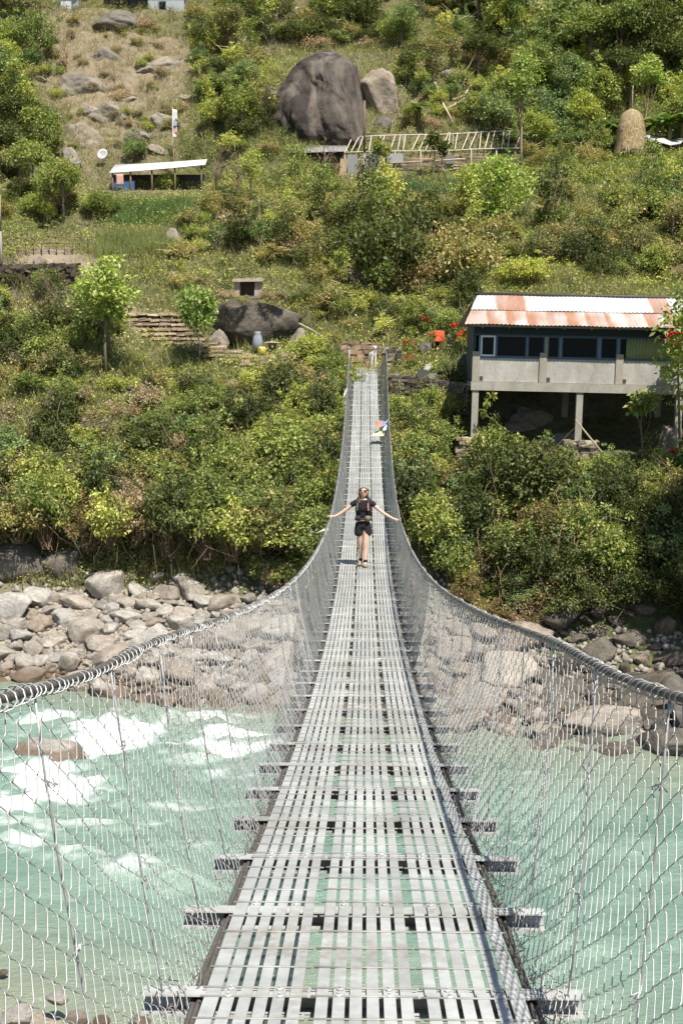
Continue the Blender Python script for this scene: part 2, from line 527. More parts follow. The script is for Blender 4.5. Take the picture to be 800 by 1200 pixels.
idx = np.arange(nx * ny).reshape(ny, nx)
tf = np.stack([idx[:-1, :-1], idx[:-1, 1:], idx[1:, 1:], idx[1:, :-1]], -1).reshape(-1, 4)

def dryness(X, Y):
    """0 = lush, 1 = straw and bare soil; where the hillside is dry in the photograph"""
    X = np.asarray(X, float); Y = np.asarray(Y, float)
    P = px_of(X, Y)
    d = 0.35 + 0.5 * fbm(X / 6, Y / 6, 31, 3)
    up = np.clip((Y - 93) / 6, 0, 1)
    def blob(cx, w, y0, yw): return np.exp(-((P - cx) / w) ** 2 - ((Y - y0) / yw) ** 2)
    d += 1.2 * blob(135, 85, 106, 12) + 0.5 * blob(510, 70, 99, 5) + 0.4 * blob(330, 60, 112, 8)
    d += 0.45 * blob(60, 60, 71, 4) + 0.35 * blob(310, 80, 56, 4) + 0.4 * blob(700, 60, 77, 4) + 0.3 * blob(420, 20, 71, 5)
    d -= 0.5 * blob(180, 90, 84, 3.5) + 0.5 * blob(640, 160, 88, 6) + 0.25 * blob(700, 160, 112, 15) + 0.3 * blob(620, 120, 69, 4)
    d += 0.25 * blob(100, 120, 57, 3)
    return np.clip(d, 0, 1)
# ------------------------------------------------------------------ ground
def ground_mat():
    m, nt, out = mat("hillside_ground")
    b = nt.nodes.new("ShaderNodeBsdfPrincipled")
    n1 = noise_tex(nt, 0.35, 8, 0.65); n2 = noise_tex(nt, 2.2, 6, 0.7); n3 = noise_tex(nt, 11, 4, 0.7)
    a = nt.nodes.new("ShaderNodeAttribute"); a.attribute_name = "Col"
    sp = nt.nodes.new("ShaderNodeSeparateColor"); nt.links.new(a.outputs['Color'], sp.inputs[0])
    green = ramp(nt, n2, [(0.35, (0.035, 0.05, 0.016)), (0.65, (0.095, 0.115, 0.035))])
    dry = ramp(nt, n2, [(0.3, (0.15, 0.105, 0.065)), (0.5, (0.20, 0.165, 0.105)), (0.7, (0.27, 0.23, 0.15))])
    f = mth(nt, 'ADD', sp.outputs[0], mth(nt, 'MULTIPLY', mth(nt, 'SUBTRACT', n1, 0.5), 1.4), True)
    c = mixc(nt, f, green, dry)
    grav = ramp(nt, n3, [(0.3, (0.20, 0.165, 0.125)), (0.7, (0.42, 0.37, 0.30))])
    c = mixc(nt, sp.outputs[1], c, grav)
    soil = ramp(nt, n3, [(0.3, (0.20, 0.155, 0.11)), (0.7, (0.33, 0.27, 0.205))])
    c = mixc(nt, sp.outputs[2], c, soil)
    nt.links.new(c, b.inputs['Base Color'])
    b.inputs['Roughness'].default_value = 0.95; b.inputs['Specular IOR Level'].default_value = 0.1
    hh = mth(nt, 'ADD', n2, mth(nt, 'MULTIPLY', n3, 0.35))
    nt.links.new(bump(nt, hh, 0.8, 0.25), b.inputs['Normal'])
    nt.links.new(b.outputs[0], out.inputs[0])
    return m

gcol = np.zeros((nx * ny, 3), np.float32)
fx, fy = GX.ravel(), GY.ravel()
gcol[:, 0] = dryness(fx, fy)
shade_paint = (fx > 4.6) & (fy > 36) & (px_of(fx, fy) > 610) & (fy < 53)  # right bank's shade painted into the ground colour
gcol[shade_paint, 0] = 0.12
gcol[:, 1] = np.clip((2.3 - GZ) / 0.8, 0, 1) * np.where(shade_paint & (GZ > .25), .12, 1)                     # gravel near the water, cut back where shade is painted
soil = np.exp(-((fx - 0.2) / 1.6) ** 2 - ((fy - 62.6) / 1.6) ** 2)
pth = [hit(p, q) for p, q in ((95, 312), (120, 330), (140, 366), (175, 385), (225, 404), (290, 418), (350, 420), (405, 424))]
for a_, b_ in zip(pth[:-1], pth[1:]):
    for t in np.linspace(0, 1, 12):
        c_ = a_ * (1 - t) + b_ * t
        soil = np.maximum(soil, np.exp(-((fx - c_[0]) ** 2 + (fy - c_[1]) ** 2) / 0.55))
for q in ((60, 303, 2.2), (100, 318, 1.2), (425, 345, 0.9), (420, 320, 0.8)):
    c_ = hit(q[0], q[1])
    soil = np.maximum(soil, np.exp(-((fx - c_[0]) ** 2 + (fy - c_[1]) ** 2) / q[2] ** 2))
nz_ = fbm(fx / 2.4, fy / 2.0, 303, 4)
Pg = px_of(fx, fy)
out_ = np.exp(-((Pg - 140) / 70) ** 2 - ((fy - 106) / 9) ** 2)
soil = np.maximum(soil, np.clip((nz_ - .05) * 5, 0, 1) * out_ * .6)
soil = np.maximum(soil, .22 * out_)
gcol[:, 2] = soil
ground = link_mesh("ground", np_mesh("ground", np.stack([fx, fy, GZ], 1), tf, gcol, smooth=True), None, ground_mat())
tag(ground, kind='structure')

# ------------------------------------------------------------------ water: milky green glacial river with foam
wx = np.arange(-30, 28.01, 0.13); wy = np.arange(16.5, 48.01, 0.13)
WX, WY = np.meshgrid(wx, wy); wxf, wyf = WX.ravel(), WY.ravel()
foam = np.zeros(len(wxf)); rough_w = 0.25 * np.ones(len(wxf))
PATCH = [(40, 905, 60, 26, 1.0), (10, 860, 40, 14, .55), (120, 868, 70, 20, 1.0), (185, 852, 110, 17, 1.15), (255, 872, 70, 20, 1.0), (90, 925, 60, 20, .9), (20, 945, 40, 22, .9),
         (60, 843, 50, 8, .7), (330, 870, 60, 9, .6), (150, 1018, 50, 14, .75), (205, 1035, 35, 12, .55), (30, 985, 45, 22, .7), (90, 1000, 50, 10, .5), (260, 905, 60, 10, .45), (420, 870, 60, 7, .4), (620, 905, 60, 6, .22), (160, 940, 120, 7, .5), (110, 965, 110, 6, .45), (230, 990, 90, 6, .4), (60, 1050, 80, 7, .35), (330, 905, 80, 6, .35), (300, 960, 60, 8, .2)]
for px, py, rx, ry, s_ in PATCH:
    c_ = on_plane(px, py, 0.0); k = c_[1] / 1500
    sx = rx * k; sy = ry * c_[1] ** 2 / (12 * 1500)
    g = s_ * np.exp(-((wxf - c_[0]) / sx) ** 2 - ((wyf - c_[1]) / sy) ** 2)
    foam = np.maximum(foam, g)
warp = fbm(wxf / 2.2, wyf / 2.2, 77, 3) * 1.3
rid = 1 - np.abs(fbm((wxf + warp) / 1.7, (wyf * 1.7 + warp) / 1.3, 51, 5)) * 2.1
strk = fbm((wxf + warp * .8) / 2.6, (wyf + .35 * warp) / 0.42, 61, 5)
fm = np.clip(foam * 1.2 + (rid - 0.62) * 0.8 - 0.40 + 2.0 * foam * strk, 0, 1) ** 1.05 * np.clip(foam * 4, 0, 1)
wz = 0.09 * fbm(wxf / 0.9, wyf / 0.55, 5, 4) + 0.85 * foam * (fbm((wxf + warp * .5) / 1.5, wyf / 0.55, 13, 5)) + 0.10 * foam
wcol = np.zeros((len(wxf), 3), np.float32); wcol[:, 0] = fm
dep = np.clip((h0(wxf, wyf) + 1.55) / 1.6, 0, 1)
wcol[:, 1] = dep
def water_mat():
    m, nt, out = mat("glacial_water")
    b = nt.nodes.new("ShaderNodeBsdfPrincipled")
    a = nt.nodes.new("ShaderNodeAttribute"); a.attribute_name = "Col"
    sp = nt.nodes.new("ShaderNodeSeparateColor"); nt.links.new(a.outputs['Color'], sp.inputs[0])
    n = noise_tex(nt, 0.22, 5, 0.6, stretch=(1, 2.2, 1), dist=1.2)
    n2 = noise_tex(nt, 3.0, 6, 0.65, stretch=(1, 2.0, 1), dist=0.8)
    n3 = noise_tex(nt, 9.0, 3, 0.6, stretch=(1, 1.7, 1), dist=0.5)
    c = ramp(nt, n, [(0.3, (0.112, 0.190, 0.152)), (0.7, (0.190, 0.275, 0.224))])
    c = mixc(nt, mth(nt, 'MULTIPLY', sp.outputs[1], 0.75), c, (0.21, 0.215, 0.15))
    c = mixc(nt, mth(nt, 'MULTIPLY', ramp(nt, n2, [(0.60, (0, 0, 0)), (0.75, (1, 1, 1))]), 0.22), c, (0.45, 0.58, 0.52))
    c = mixc(nt, sp.outputs[0], c, (0.80, 0.84, 0.83))
    nt.links.new(c, b.inputs['Base Color'])
    nt.links.new(mth(nt, 'ADD', 0.13, mth(nt, 'MULTIPLY', sp.outputs[0], 0.6)), b.inputs['Roughness'])
    b.inputs['IOR'].default_value = 1.33
    b.inputs['Specular IOR Level'].default_value = 0.5
    nt.links.new(bump(nt, mth(nt, 'ADD', n2, mth(nt, 'MULTIPLY', n3, 0.4)), 0.6, 0.16), b.inputs['Normal'])
    nt.links.new(b.outputs[0], out.inputs[0])
    return m
wn_ = len(wx); wi = np.arange(len(wxf)).reshape(len(wy), wn_)
wf = np.stack([wi[:-1, :-1], wi[:-1, 1:], wi[1:, 1:], wi[1:, :-1]], -1).reshape(-1, 4)
water = link_mesh("water", np_mesh("water", np.stack([wxf, wyf, wz], 1), wf, wcol, smooth=True), None, water_mat())
tag(water, kind='structure')
# the river runs on out of view to either side, level with the sheet above
mb = MB()
for x0, x1 in ((-64, -30), (28, 60)):
    mb.add([(x0, 16.5, 0), (x1, 16.5, 0), (x1, 48, 0), (x0, 48, 0)], [(0, 1, 2, 3)], 0, (0, 0, 0))
tag(mb.build("river", water.data.materials[0]), kind='structure')

# ------------------------------------------------------------------ suspension bridge
def deck_z(Y):
    return CAMZ + 0.00373528 * Y * Y - 0.22966437 * Y - 1.25243243 - 0.075 * np.exp(-(np.maximum(np.asarray(Y, float) - 3.4, 0) / 1.25) ** 2)
YE = 61.3
def rail_x(Y, side):
    if side < 0: return -np.interp(Y, [0, 3, 10, 27, 45, 62], [0.84, 0.84, 0.83, 0.75, 0.77, 0.80])
    return np.interp(Y, [0, 3, 10, 27, 45, 62], [0.75, 0.76, 0.77, 0.72, 0.84, 0.98])
def rail_z(Y):
    return deck_z(Y) + np.interp(Y, [0, 3, 10, 27, 45, 56, 62], [1.125, 1.135, 1.12, 1.0, 0.92, 0.85, 0.86])

bridge = empty("suspension_bridge", (0, 0.9, deck_z(0.9)))
tag(bridge, "long grey steel footbridge with slatted deck and wire netting sides hung over the green river", "suspension bridge")
inv = Matrix.Translation(-bridge.location)
def bpart(o):
    o.matrix_parent_inverse = inv
    return o

HALF = 0.55
M['darkcable'] = surface('old_cable', (0.085, 0.078, 0.07), 0.7, 0.4, 30, bmp=0.5, bdist=0.005)
BEAMS = [4.11 - 0.95 * 4 + 0.95 * k for k in range(0, 65) if 4.11 - 0.95 * 4 + 0.95 * k < YE - 0.3]
rng = random.Random(5)

# deck panels: three side by side, each two beams long, six flat strips with round cross rods and bolts
PW = 2 * HALF / 3
def deck_slope(Y): return 2 * 0.00373528 * Y - 0.22966437
for k in range(0, len(BEAMS) - 1, 2):
    y0 = BEAMS[k] - 0.05
    y1 = (BEAMS[k + 2] if k + 2 < len(BEAMS) else YE) - 0.035
    for j in range(3):
        x0 = -HALF + j * PW
        mb = MB()
        dz = rng.uniform(-0.004, 0.004); dx = rng.uniform(-0.004, 0.004)
        n = 7
        for i in range(6):
            w = 0.0405 if (j, i) not in ((0, 0), (2, 5)) else 0.05
            pitch = (PW - 0.044 - 0.042) / 5
            xc = x0 + dx + 0.022 + 0.021 + i * pitch
            sh = rng.uniform(0.88, 1.05)
            for a in range(n - 1):
                ya, yb = y0 + (y1 - y0) * a / (n - 1), y0 + (y1 - y0) * (a + 1) / (n - 1)
                za, zb = deck_z(ya) + dz, deck_z(yb) + dz
                wv = 0.0025 * math.sin(a * 2.1 + i)
                vs = []
                for (yy, zz) in ((ya, za), (yb, zb)):
                    vs += [(xc - w / 2, yy, zz), (xc + w / 2, yy, zz), (xc + w / 2, yy, zz - 0.005), (xc - w / 2, yy, zz - 0.005)]
                mb.add(vs, [(0, 4, 5, 1)[::-1], (3, 2, 6, 7)[::-1], (0, 3, 7, 4), (1, 5, 6, 2)] + ([(0, 1, 2, 3)] if a == 0 else []) + ([(4, 7, 6, 5)] if a == n - 2 else []), 0, (sh, sh, sh))
        nr = 10
        for a in range(nr):
            yy = y0 + 0.05 + (y1 - y0 - 0.1) * a / (nr - 1) + rng.uniform(-.006, .006)
            z = deck_z(yy) + dz + 0.0015
            mb.tube([(x0 + dx + 0.004, yy, z), (x0 + dx + PW - 0.004, yy + rng.uniform(-.004, .004), z)], 0.0044, 6, 0, (.72, .70, .66))
        if y0 < 24:
            for by in (y0 + 0.03, (y0 + y1) / 2 + 0.06, y1 - 0.05):
                for i in (1, 4):
                    xc = x0 + dx + 0.043 + i * (PW - 0.086) / 5
                    mb.lathe([(0.0125, 0), (0.0125, 0.007), (0.006, 0.010), (0.006, 0.016)], (xc + rng.uniform(-.004, .004), by, deck_z(by) + dz), 6, 1, smooth=False)
        bpart(mb.build("deck_panel", [M['steel'], M['darksteel']], bridge))

# crossbeams: channels sticking out either side, with their splice cleats
for Y in BEAMS:
    mb = MB(); z = deck_z(Y) - 0.012
    sl = deck_slope(Y); rot = Matrix.Rotation(math.atan(sl), 3, 'X')
    e = rng.uniform(-0.015, 0.015)
    L = 1.50
    for (c, s_, m_) in (((e, 0, -0.003), (L, 0.10, 0.006), 0), ((e, 0.040, -0.036), (L, 0.007, 0.060), 1), ((e, 0.0, -0.070), (L, 0.088, 0.006), 1)):  # dark rusty web and lower flange also paint in the open channel's shade
        g_ = rng.uniform(.8, 1.05)
        mb.box(Vector((0, Y, z)) + rot @ Vector(c), s_, rot, m_, (g_, g_, g_))
    bpart(mb.build("crossbeam", [M['steel'], M['darksteel']], bridge))

# main cables under the deck edges, lashed with loose wire
ys = np.linspace(-1.5, YE + 0.6, 120)
for side in (-1, 1):
    for q, (dx, dz, rad) in enumerate(((0.010, -0.040, 0.0095), (0.030, -0.050, 0.010))):
        mb = MB()
        mb.tube([(side * (HALF + dx) + 0.006 * math.sin(y * 5 + q), y, deck_z(y) + dz + 0.004 * math.sin(y * 3.3)) for y in ys], rad, 7)
        bpart(mb.build("main_cable", M['darkcable'], bridge))
    # handrail cable
    mb = MB()
    mb.tube([(rail_x(y, side), y, rail_z(y)) for y in ys], 0.0125, 8)
    rc = bpart(mb.build("handrail_cable", M['darkcable'], bridge))
    # netting wire laced round the handrail: a part of the handrail cable
    npt = 9
    ym = np.concatenate([np.arange(0.6, 22, 0.062 / npt), np.arange(22, YE, 0.09 / npt)])
    ph = np.arange(len(ym)) * 2 * math.pi / npt
    wob = 1 + 0.8 * fbm(ym * 5.1, ym * 0 + side, 44, 3)
    rr = 0.0185 * wob
    P = np.stack([rail_x(ym, side) + rr * np.cos(ph) * 1.15, ym + 0.03 * fbm(ym * 9, ym * 0, 4, 2), rail_z(ym) + rr * np.sin(ph) - 0.004], 1)[None]
    v, f = rings_mesh(P, 0.0024, 4)
    lo = link_mesh("lacing_wire", np_mesh("lacing_wire", v, f, smooth=True), rc, M['wire'])

# suspender rods from handrail to each beam end (bent, twisted round with wire at their joints)
allr = [(Y, s_) for Y in BEAMS for s_ in (-1, 1) if Y > 1]
rest = MB()
for q, (Y, side) in enumerate(allr):
    mb = MB() if q < 100 else rest
    top = Vector((rail_x(Y, side), Y + rng.uniform(-.02, .02), rail_z(Y)))
    bot = Vector((side * 0.685, Y + rng.uniform(-.02, .02), deck_z(Y) - 0.03))
    pts = [top.lerp(bot, t) + Vector((side * 0.012 * math.sin(t * 3.1), 0.02 * math.sin(t * 5 + q), 0)) for t in (0, .2, .4, .6, .8, 1)]
    mb.tube(pts, 0.0036, 6)
    if Y < 20:      # knots of tying wire
        for t in (rng.uniform(.2, .35), rng.uniform(.5, .75)):
            c = top.lerp(bot, t)
            for a in range(4):
                d = Vector((rng.uniform(-.03, .03), rng.uniform(-.05, .05), rng.uniform(-.04, .04)))
                mb.tube([c - d * 0.4, c + Vector((0.008, 0, 0.004)), c + d], 0.0022, 4, 1)
    if q < 100:
        bpart(mb.build("suspender_rod", [M['wire'], M['cable']], bridge))
tag(bpart(rest.build("suspender_rods", [M['wire'], M['cable']], bridge)), kind='stuff')

# chain-link netting: each wire zigzags and hooks its neighbour
for side in (-1, 1):
    def net(y_from, y_to, pitch, cell, detail, rad):
        n = int((y_to - y_from) / pitch)
        yc = y_from + pitch * np.arange(n)
        Hn = 15 if cell < 0.09 else 13
        Hn = int(round(1.17 / cell))
        kk = np.arange(Hn * 2 + 3)
        W, K = n, len(kk)
        par = (np.arange(n) % 2)[:, None]
        zig = np.where((kk[None, :] + par) % 2 == 0, 1.0, -1.0)          # right / left peak
        # rows of links climb a little along the bridge, so one diagonal hangs steeper than the other
        sig = -0.27
        sh = np.mod(np.arange(n) * sig, 2.0)[:, None] + 0.5 * zig * sig
        t = np.clip((kk[None, :] - 1.5 + sh) / (K - 3), 0, 1)
        Yc = yc[:, None] * np.ones((1, K))
        if detail:   # add a knuckle before and after each peak
            tt = []; zz = []; oo = []
            dt = 0.42 / (K - 1)
            for k in range(K):
                for e_, m_ in ((-1, 0.80), (0, 1.09), (1, 0.80)):
                    tt.append(t[:, k] + e_ * dt * 0.45); zz.append(zig[:, k] * m_); oo.append(e_ * zig[:, k])
            t = np.stack(tt, 1); zig = np.stack(zz, 1); off = np.stack(oo, 1)
            Yc = yc[:, None] * np.ones_like(t)
        else:
            off = np.zeros_like(t)
            zig = zig * 1.04
        # billows and pleats between the rods
        ripple = 0.022 * np.sin(Yc * 2 * math.pi / 0.95 + 1.3 * t + side) + 0.03 * fbm(Yc * 1.1, t * 2.0 + side, 71, 3)
        Yp = Yc + zig * pitch / 2 + ripple * (0.4 + t * (1.2 - t)) + (t - 0.5) * 0.05
        xt = rail_x(Yp, side); zt = rail_z(Yp) - 0.01
        xb = side * (HALF + 0.05 + 0.02 * fbm(Yc * 3, t * 0, 12, 2)); zb = deck_z(Yp) - 0.05
        Xp = xt * (1 - t) + xb * t + side * (0.05 * np.sin(math.pi * t) * (0.6 + fbm(Yc * 0.9, t * 1.5, 23, 3))) + off * 0.0045 + zig * 0.004 * (1 if side > 0 else -1)
        Zp = zt * (1 - t) + zb * t + 0.012 * fbm(Yc * 2.2, t * 3, 83, 2)
        return rings_mesh(np.stack([Xp, Yp, Zp], -1), rad, 4)
    va, fa = net(0.7, 15.0, 0.066, 0.096, True, 0.00185)
    vb, fb = net(15.0, YE - 0.2, 0.070, 0.098, False, 0.0025)
    me = np_mesh("netting", np.concatenate([va, vb]), np.concatenate([fa, fb + len(va)]), smooth=True)
    bpart(link_mesh("netting", me, bridge, M['wire']))
    # loose wire ends bunched along the bottom hem
    mb = MB(); r2 = random.Random(8 + side)
    for k in range(260):
        y = r2.uniform(1.5, 16) if k < 220 else r2.uniform(16, 30)
        p = Vector((side * (HALF + 0.05 + r2.uniform(-.02, .05)), y, deck_z(y) - 0.03))
        pts = [p]
        for a in range(3):
            p = p + Vector((r2.uniform(-.03, .05) * side, r2.uniform(-.09, .09), r2.uniform(-.02, .045))); pts.append(p)
        mb.tube(pts, 0.002, 4)
    tag(bpart(mb.build("hem_wire", M['cable'], bridge)), kind="stuff")

# far landing: concrete sill, and short anchor posts the cables run to
land = MB()
zl = deck_z(YE)
land.box((0.05, YE + 0.75, zl - 0.10), (2.5, 1.45, 0.2), None, 0, (1.25, 1.1, 1.0))
land.box((0.05, YE + 0.02, zl - 0.32), (2.3, 0.25, 0.5), None, 0, (0.9, .85, .8))
o = land.build("concrete_landing", M['concrete'])
tag(o, "pale concrete landing sill at the far end of the footbridge", "landing")
for side in (-1, 1):
    pm = MB(); x = rail_x(YE, side)
    pm.tube([(x, YE + 0.55, zl - 0.1), (x, YE + 0.55, zl + 0.98)], [0.05, 0.045], 8)
    pm.box((x, YE + 0.55, zl + 1.0), (0.13, 0.13, 0.05))
    bpart(pm.build("anchor_post", M['steel'], bridge))
# ------------------------------------------------------------------ skinned figures
def skin_mesh(name, verts, edges, radii, mats, parent=None, sub=2, smooth=True):
    me = bpy.data.meshes.new(name)
    me.from_pydata([tuple(v) for v in verts], edges, [])
    o = bpy.data.objects.new(name + "_tmp", me)
    C.objects.link(o)
    md = o.modifiers.new("s", 'SKIN'); md.use_smooth_shade = smooth
    for i, r in enumerate(radii):
        d = me.skin_vertices[0].data[i]
        d.radius = r if isinstance(r, tuple) else (r, r)
        d.use_root = (i == 0)
    sb = o.modifiers.new("d", 'SUBSURF'); sb.levels = sub; sb.render_levels = sub
    dg = bpy.context.evaluated_depsgraph_get(); dg.update()
    new = bpy.data.meshes.new_from_object(o.evaluated_get(dg))
    new.name = name
    bpy.data.objects.remove(o)
    bpy.data.meshes.remove(me)
    return link_mesh(name, new, parent, mats)

class Sk:
    def __init__(s): s.v = []; s.e = []; s.r = []
    def p(s, co, r, frm=None):
        s.v.append(co); s.r.append(r)
        if frm is not None: s.e.append((frm, len(s.v) - 1))
        return len(s.v) - 1
    def chain(s, frm, pts):
        for co, r in pts: frm = s.p(co, r, frm)
        return frm

def col_mat(name, c, rough=0.85, spec=0.2):
    return surface(name, c, rough, 0.18, 14, bmp=0.25, bdist=0.006, spec=spec)
M['black_cloth'] = col_mat("black_cloth", (0.018, 0.018, 0.020))
M['pack_cloth'] = col_mat("pack_cloth", (0.028, 0.028, 0.034))
M['khaki'] = col_mat("khaki_strap", (0.17, 0.16, 0.09))
M['pink'] = col_mat("coral_strap", (0.55, 0.22, 0.18))
M['hair'] = surface("brown_hair", (0.10, 0.05, 0.028), 0.6, 0.4, 20, stretch=(1, 1, 0.1))
M['lens'] = surface("sunglass_lens", (0.01, 0.01, 0.012), 0.15, 0.1, 3, bmp=0, spec=0.6)
M['boot'] = col_mat("tan_boot", (0.27, 0.20, 0.14))

# ---- the woman on the deck: arms held out to both handrails, walking towards us
pf = Vector((-0.045, 26.75, 0)); pf.z = deck_z(pf.y) + 0.006
person = Sk()
pel = person.p((0, 0, 0.93), (0.135, 0.095))
ch = person.chain(pel, [((0.0, 0.0, 1.06), (0.115, 0.085)), ((0, 0, 1.20), (0.13, 0.092)), ((0, 0.0, 1.33), (0.135, 0.085))])
nk = person.chain(ch, [((0, 0.005, 1.425), (0.062, 0.058)), ((0, -0.01, 1.475), (0.050, 0.050)), ((0.005, -0.022, 1.52), (0.058, 0.064))])
hd = person.chain(nk, [((0.008, -0.020, 1.565), (0.070, 0.088)), ((0.01, -0.012, 1.615), (0.076, 0.094)), ((0.01, -0.002, 1.655), (0.058, 0.070))])
for sx in (-1, 1):
    # screen-left arm is a little straighter and higher
    if sx < 0:
        A = [((-0.15, 0.0, 1.355), 0.056), ((-0.20, 0, 1.33), 0.050), ((-0.34, -0.02, 1.215), 0.040), ((-0.42, -0.03, 1.155), 0.037), ((-0.53, -0.05, 1.085), 0.031), ((-0.615, -0.07, 1.055), 0.024)]
        wr = Vector((-0.615, -0.07, 1.055)); dr = Vector((-0.97, -0.12, 0.16)).normalized()
    else:
        A = [((0.15, 0.0, 1.35), 0.056), ((0.20, 0, 1.325), 0.050), ((0.34, -0.02, 1.20), 0.040), ((0.42, -0.03, 1.14), 0.037), ((0.55, -0.05, 1.065), 0.031), ((0.64, -0.07, 1.02), 0.024)]
        wr = Vector((0.64, -0.07, 1.02)); dr = Vector((0.98, -0.1, -0.14)).normalized()
    w = person.chain(ch, A)
    palm = person.chain(w, [(wr + dr * 0.045, (0.030, 0.020)), (wr + dr * 0.085, (0.032, 0.017))])
    for i, (fo, ln) in enumerate(((-0.027, 0.062), (-0.009, 0.072), (0.009, 0.068), (0.026, 0.052))):
        b = wr + dr * 0.088 + Vector((0, fo, 0.0))
        person.chain(palm, [(b + dr * 0.012, 0.0085), (b + dr * ln * 0.55 + Vector((0, 0, -0.012)), 0.008), (b + dr * ln * 0.8 + Vector((0, 0, -0.04)), 0.007)])
    tb = wr + dr * 0.03
    person.chain(palm - 1, [(tb + dr * 0.02 + Vector((0, -0.036, -0.008)), 0.0105), (tb + dr * 0.055 + Vector((0, -0.052, -0.028)), 0.0085)])
for sx, fy in ((-1, 0.05), (1, -0.14)):
    lg = [((sx * 0.080, 0, 0.86), (0.086, 0.09)), ((sx * 0.074, -0.005 + fy * .2, 0.70), (0.072, 0.076)), ((sx * 0.060, fy * .5 - 0.015, 0.49), (0.052, 0.055)),
          ((sx * 0.058, fy * .7 + 0.012, 0.36), (0.050, 0.055)), ((sx * 0.055, fy + 0.01, 0.16), (0.036, 0.037)), ((sx * 0.055, fy + 0.01, 0.075), (0.038, 0.040))]
    a = person.chain(pel, lg)
    person.chain(a, [((sx * 0.062, fy - 0.07, 0.045), (0.036, 0.032)), ((sx * 0.069, fy - 0.14, 0.032), (0.033, 0.022))])
# nose and chin
person.chain(hd - 1, [((0.012, -0.108, 1.582), 0.014)])
person.chain(nk, [((0.008, -0.088, 1.522), (0.028, 0.022))])
P0 = skin_mesh("person", person.v, person.e, person.r, M['skin'])
P0.location = pf; P0.rotation_euler = (0, 0, R(-3))
tag(P0, "woman in black t-shirt and shorts, arms stretched out to both handrails of the footbridge", "person")
k = Sk()
b = k.p((0, 0, 0.97), (0.142, 0.105))
c1 = k.chain(b, [((0, 0, 1.10), (0.128, 0.100)), ((0, 0, 1.22), (0.142, 0.106)), ((0, 0, 1.345), (0.142, 0.094)), ((0, 0.003, 1.405), (0.085, 0.07))])
for sx in (-1, 1):
    k.chain(c1 - 1, [((sx * 0.16, 0, 1.352), 0.068), ((sx * 0.215, -0.002, 1.318), 0.064), ((sx * 0.272, -0.008, 1.272), 0.058)])
ts = skin_mesh("t_shirt", k.v, k.e, k.r, M['black_cloth'], P0)
k = Sk()
b = k.p((0, 0, 0.99), (0.137, 0.102))
c1 = k.chain(b, [((0, 0, 0.91), (0.145, 0.108))])
for sx, fy in ((-1, -0.03), (1, -0.06)):
    k.chain(c1, [((sx * 0.09, 0, 0.84), (0.100, 0.104)), ((sx * 0.094, fy * .2, 0.74), (0.099, 0.102)), ((sx * 0.096, fy * .3, 0.62), (0.096, 0.098))])
skin_mesh("shorts", k.v, k.e, k.r, M['black_cloth'], P0)
k = Sk()       # hair: cap and long lengths over the shoulders
b = k.p((0.01, 0.022, 1.635), (0.080, 0.086))
k.chain(b, [((0.01, 0.03, 1.675), (0.066, 0.066))])
d = k.chain(b, [((0.008, 0.052, 1.57), (0.076, 0.055)), ((0.0, 0.058, 1.47), (0.070, 0.04)), ((0, 0.07, 1.36), (0.06, 0.03))])
k.chain(b, [((-0.068, 0.005, 1.60), (0.022, 0.045)), ((-0.074, -0.005, 1.52), (0.02, 0.035)), ((-0.075, -0.045, 1.43), (0.020, 0.022)), ((-0.078, -0.095, 1.34), (0.014, 0.014))])
k.chain(b, [((0.084, 0.01, 1.60), (0.018, 0.04)), ((0.082, 0.03, 1.52), (0.016, 0.03)), ((0.08, 0.05, 1.43), (0.02, 0.02))])
skin_mesh("hair", k.v, k.e, k.r, M['hair'], P0)
mb = MB()
for sx in (-1, 1):
    mb.lathe([(0.006, -0.004), (0.028, -0.003), (0.030, 0.0), (0.027, 0.004), (0.005, 0.006)], (0, 0, 0), 12)
    for i in range(len(mb.v) - 60, len(mb.v)):
        x, y, z = mb.v[i]; mb.v[i] = (0.011 + sx * 0.035 + x * 1.05, -0.100 - z - 0.35 * y * 0.1 + 0.25 * abs(x) , 1.606 + y * 0.85)
    mb.tube([(0.011 + sx * 0.06, -0.095, 1.612), (0.011 + sx * 0.083, -0.03, 1.612), (0.011 + sx * 0.083, 0.02, 1.606)], 0.004, 5)
mb.tube([(-0.005, -0.104, 1.61), (0.027, -0.104, 1.61)], 0.004, 5)
mb.build("sunglasses", M['lens'], P0)
mb = MB(); mb.tube([(-0.012, -0.096, 1.541), (0.008, -0.103, 1.539), (0.028, -0.096, 1.541)], [0.003, 0.006, 0.003], 6)
mb.build("mouth", M['pink'], P0)
for sx, fy in ((-1, 0.05), (1, -0.14)):
    k = Sk()
    b = k.p((sx * 0.055, fy + 0.02, 0.045), (0.047, 0.044))
    k.chain(b, [((sx * 0.061, fy - 0.06, 0.044), (0.047, 0.040)), ((sx * 0.069, fy - 0.15, 0.040), (0.046, 0.034)), ((sx * 0.072, fy - 0.18, 0.034), (0.034, 0.026))])
    sh = skin_mesh("boot", k.v, k.e, k.r, M['boot'], P0)
    k = Sk()
    b = k.p((sx * 0.055, fy + 0.012, 0.085), (0.048, 0.050))
    k.chain(b, [((sx * 0.055, fy + 0.012, 0.14), (0.046, 0.048)), ((sx * 0.055, fy + 0.012, 0.165), (0.042, 0.044))])
    skin_mesh("sock", k.v, k.e, k.r, M['black_cloth'], P0)
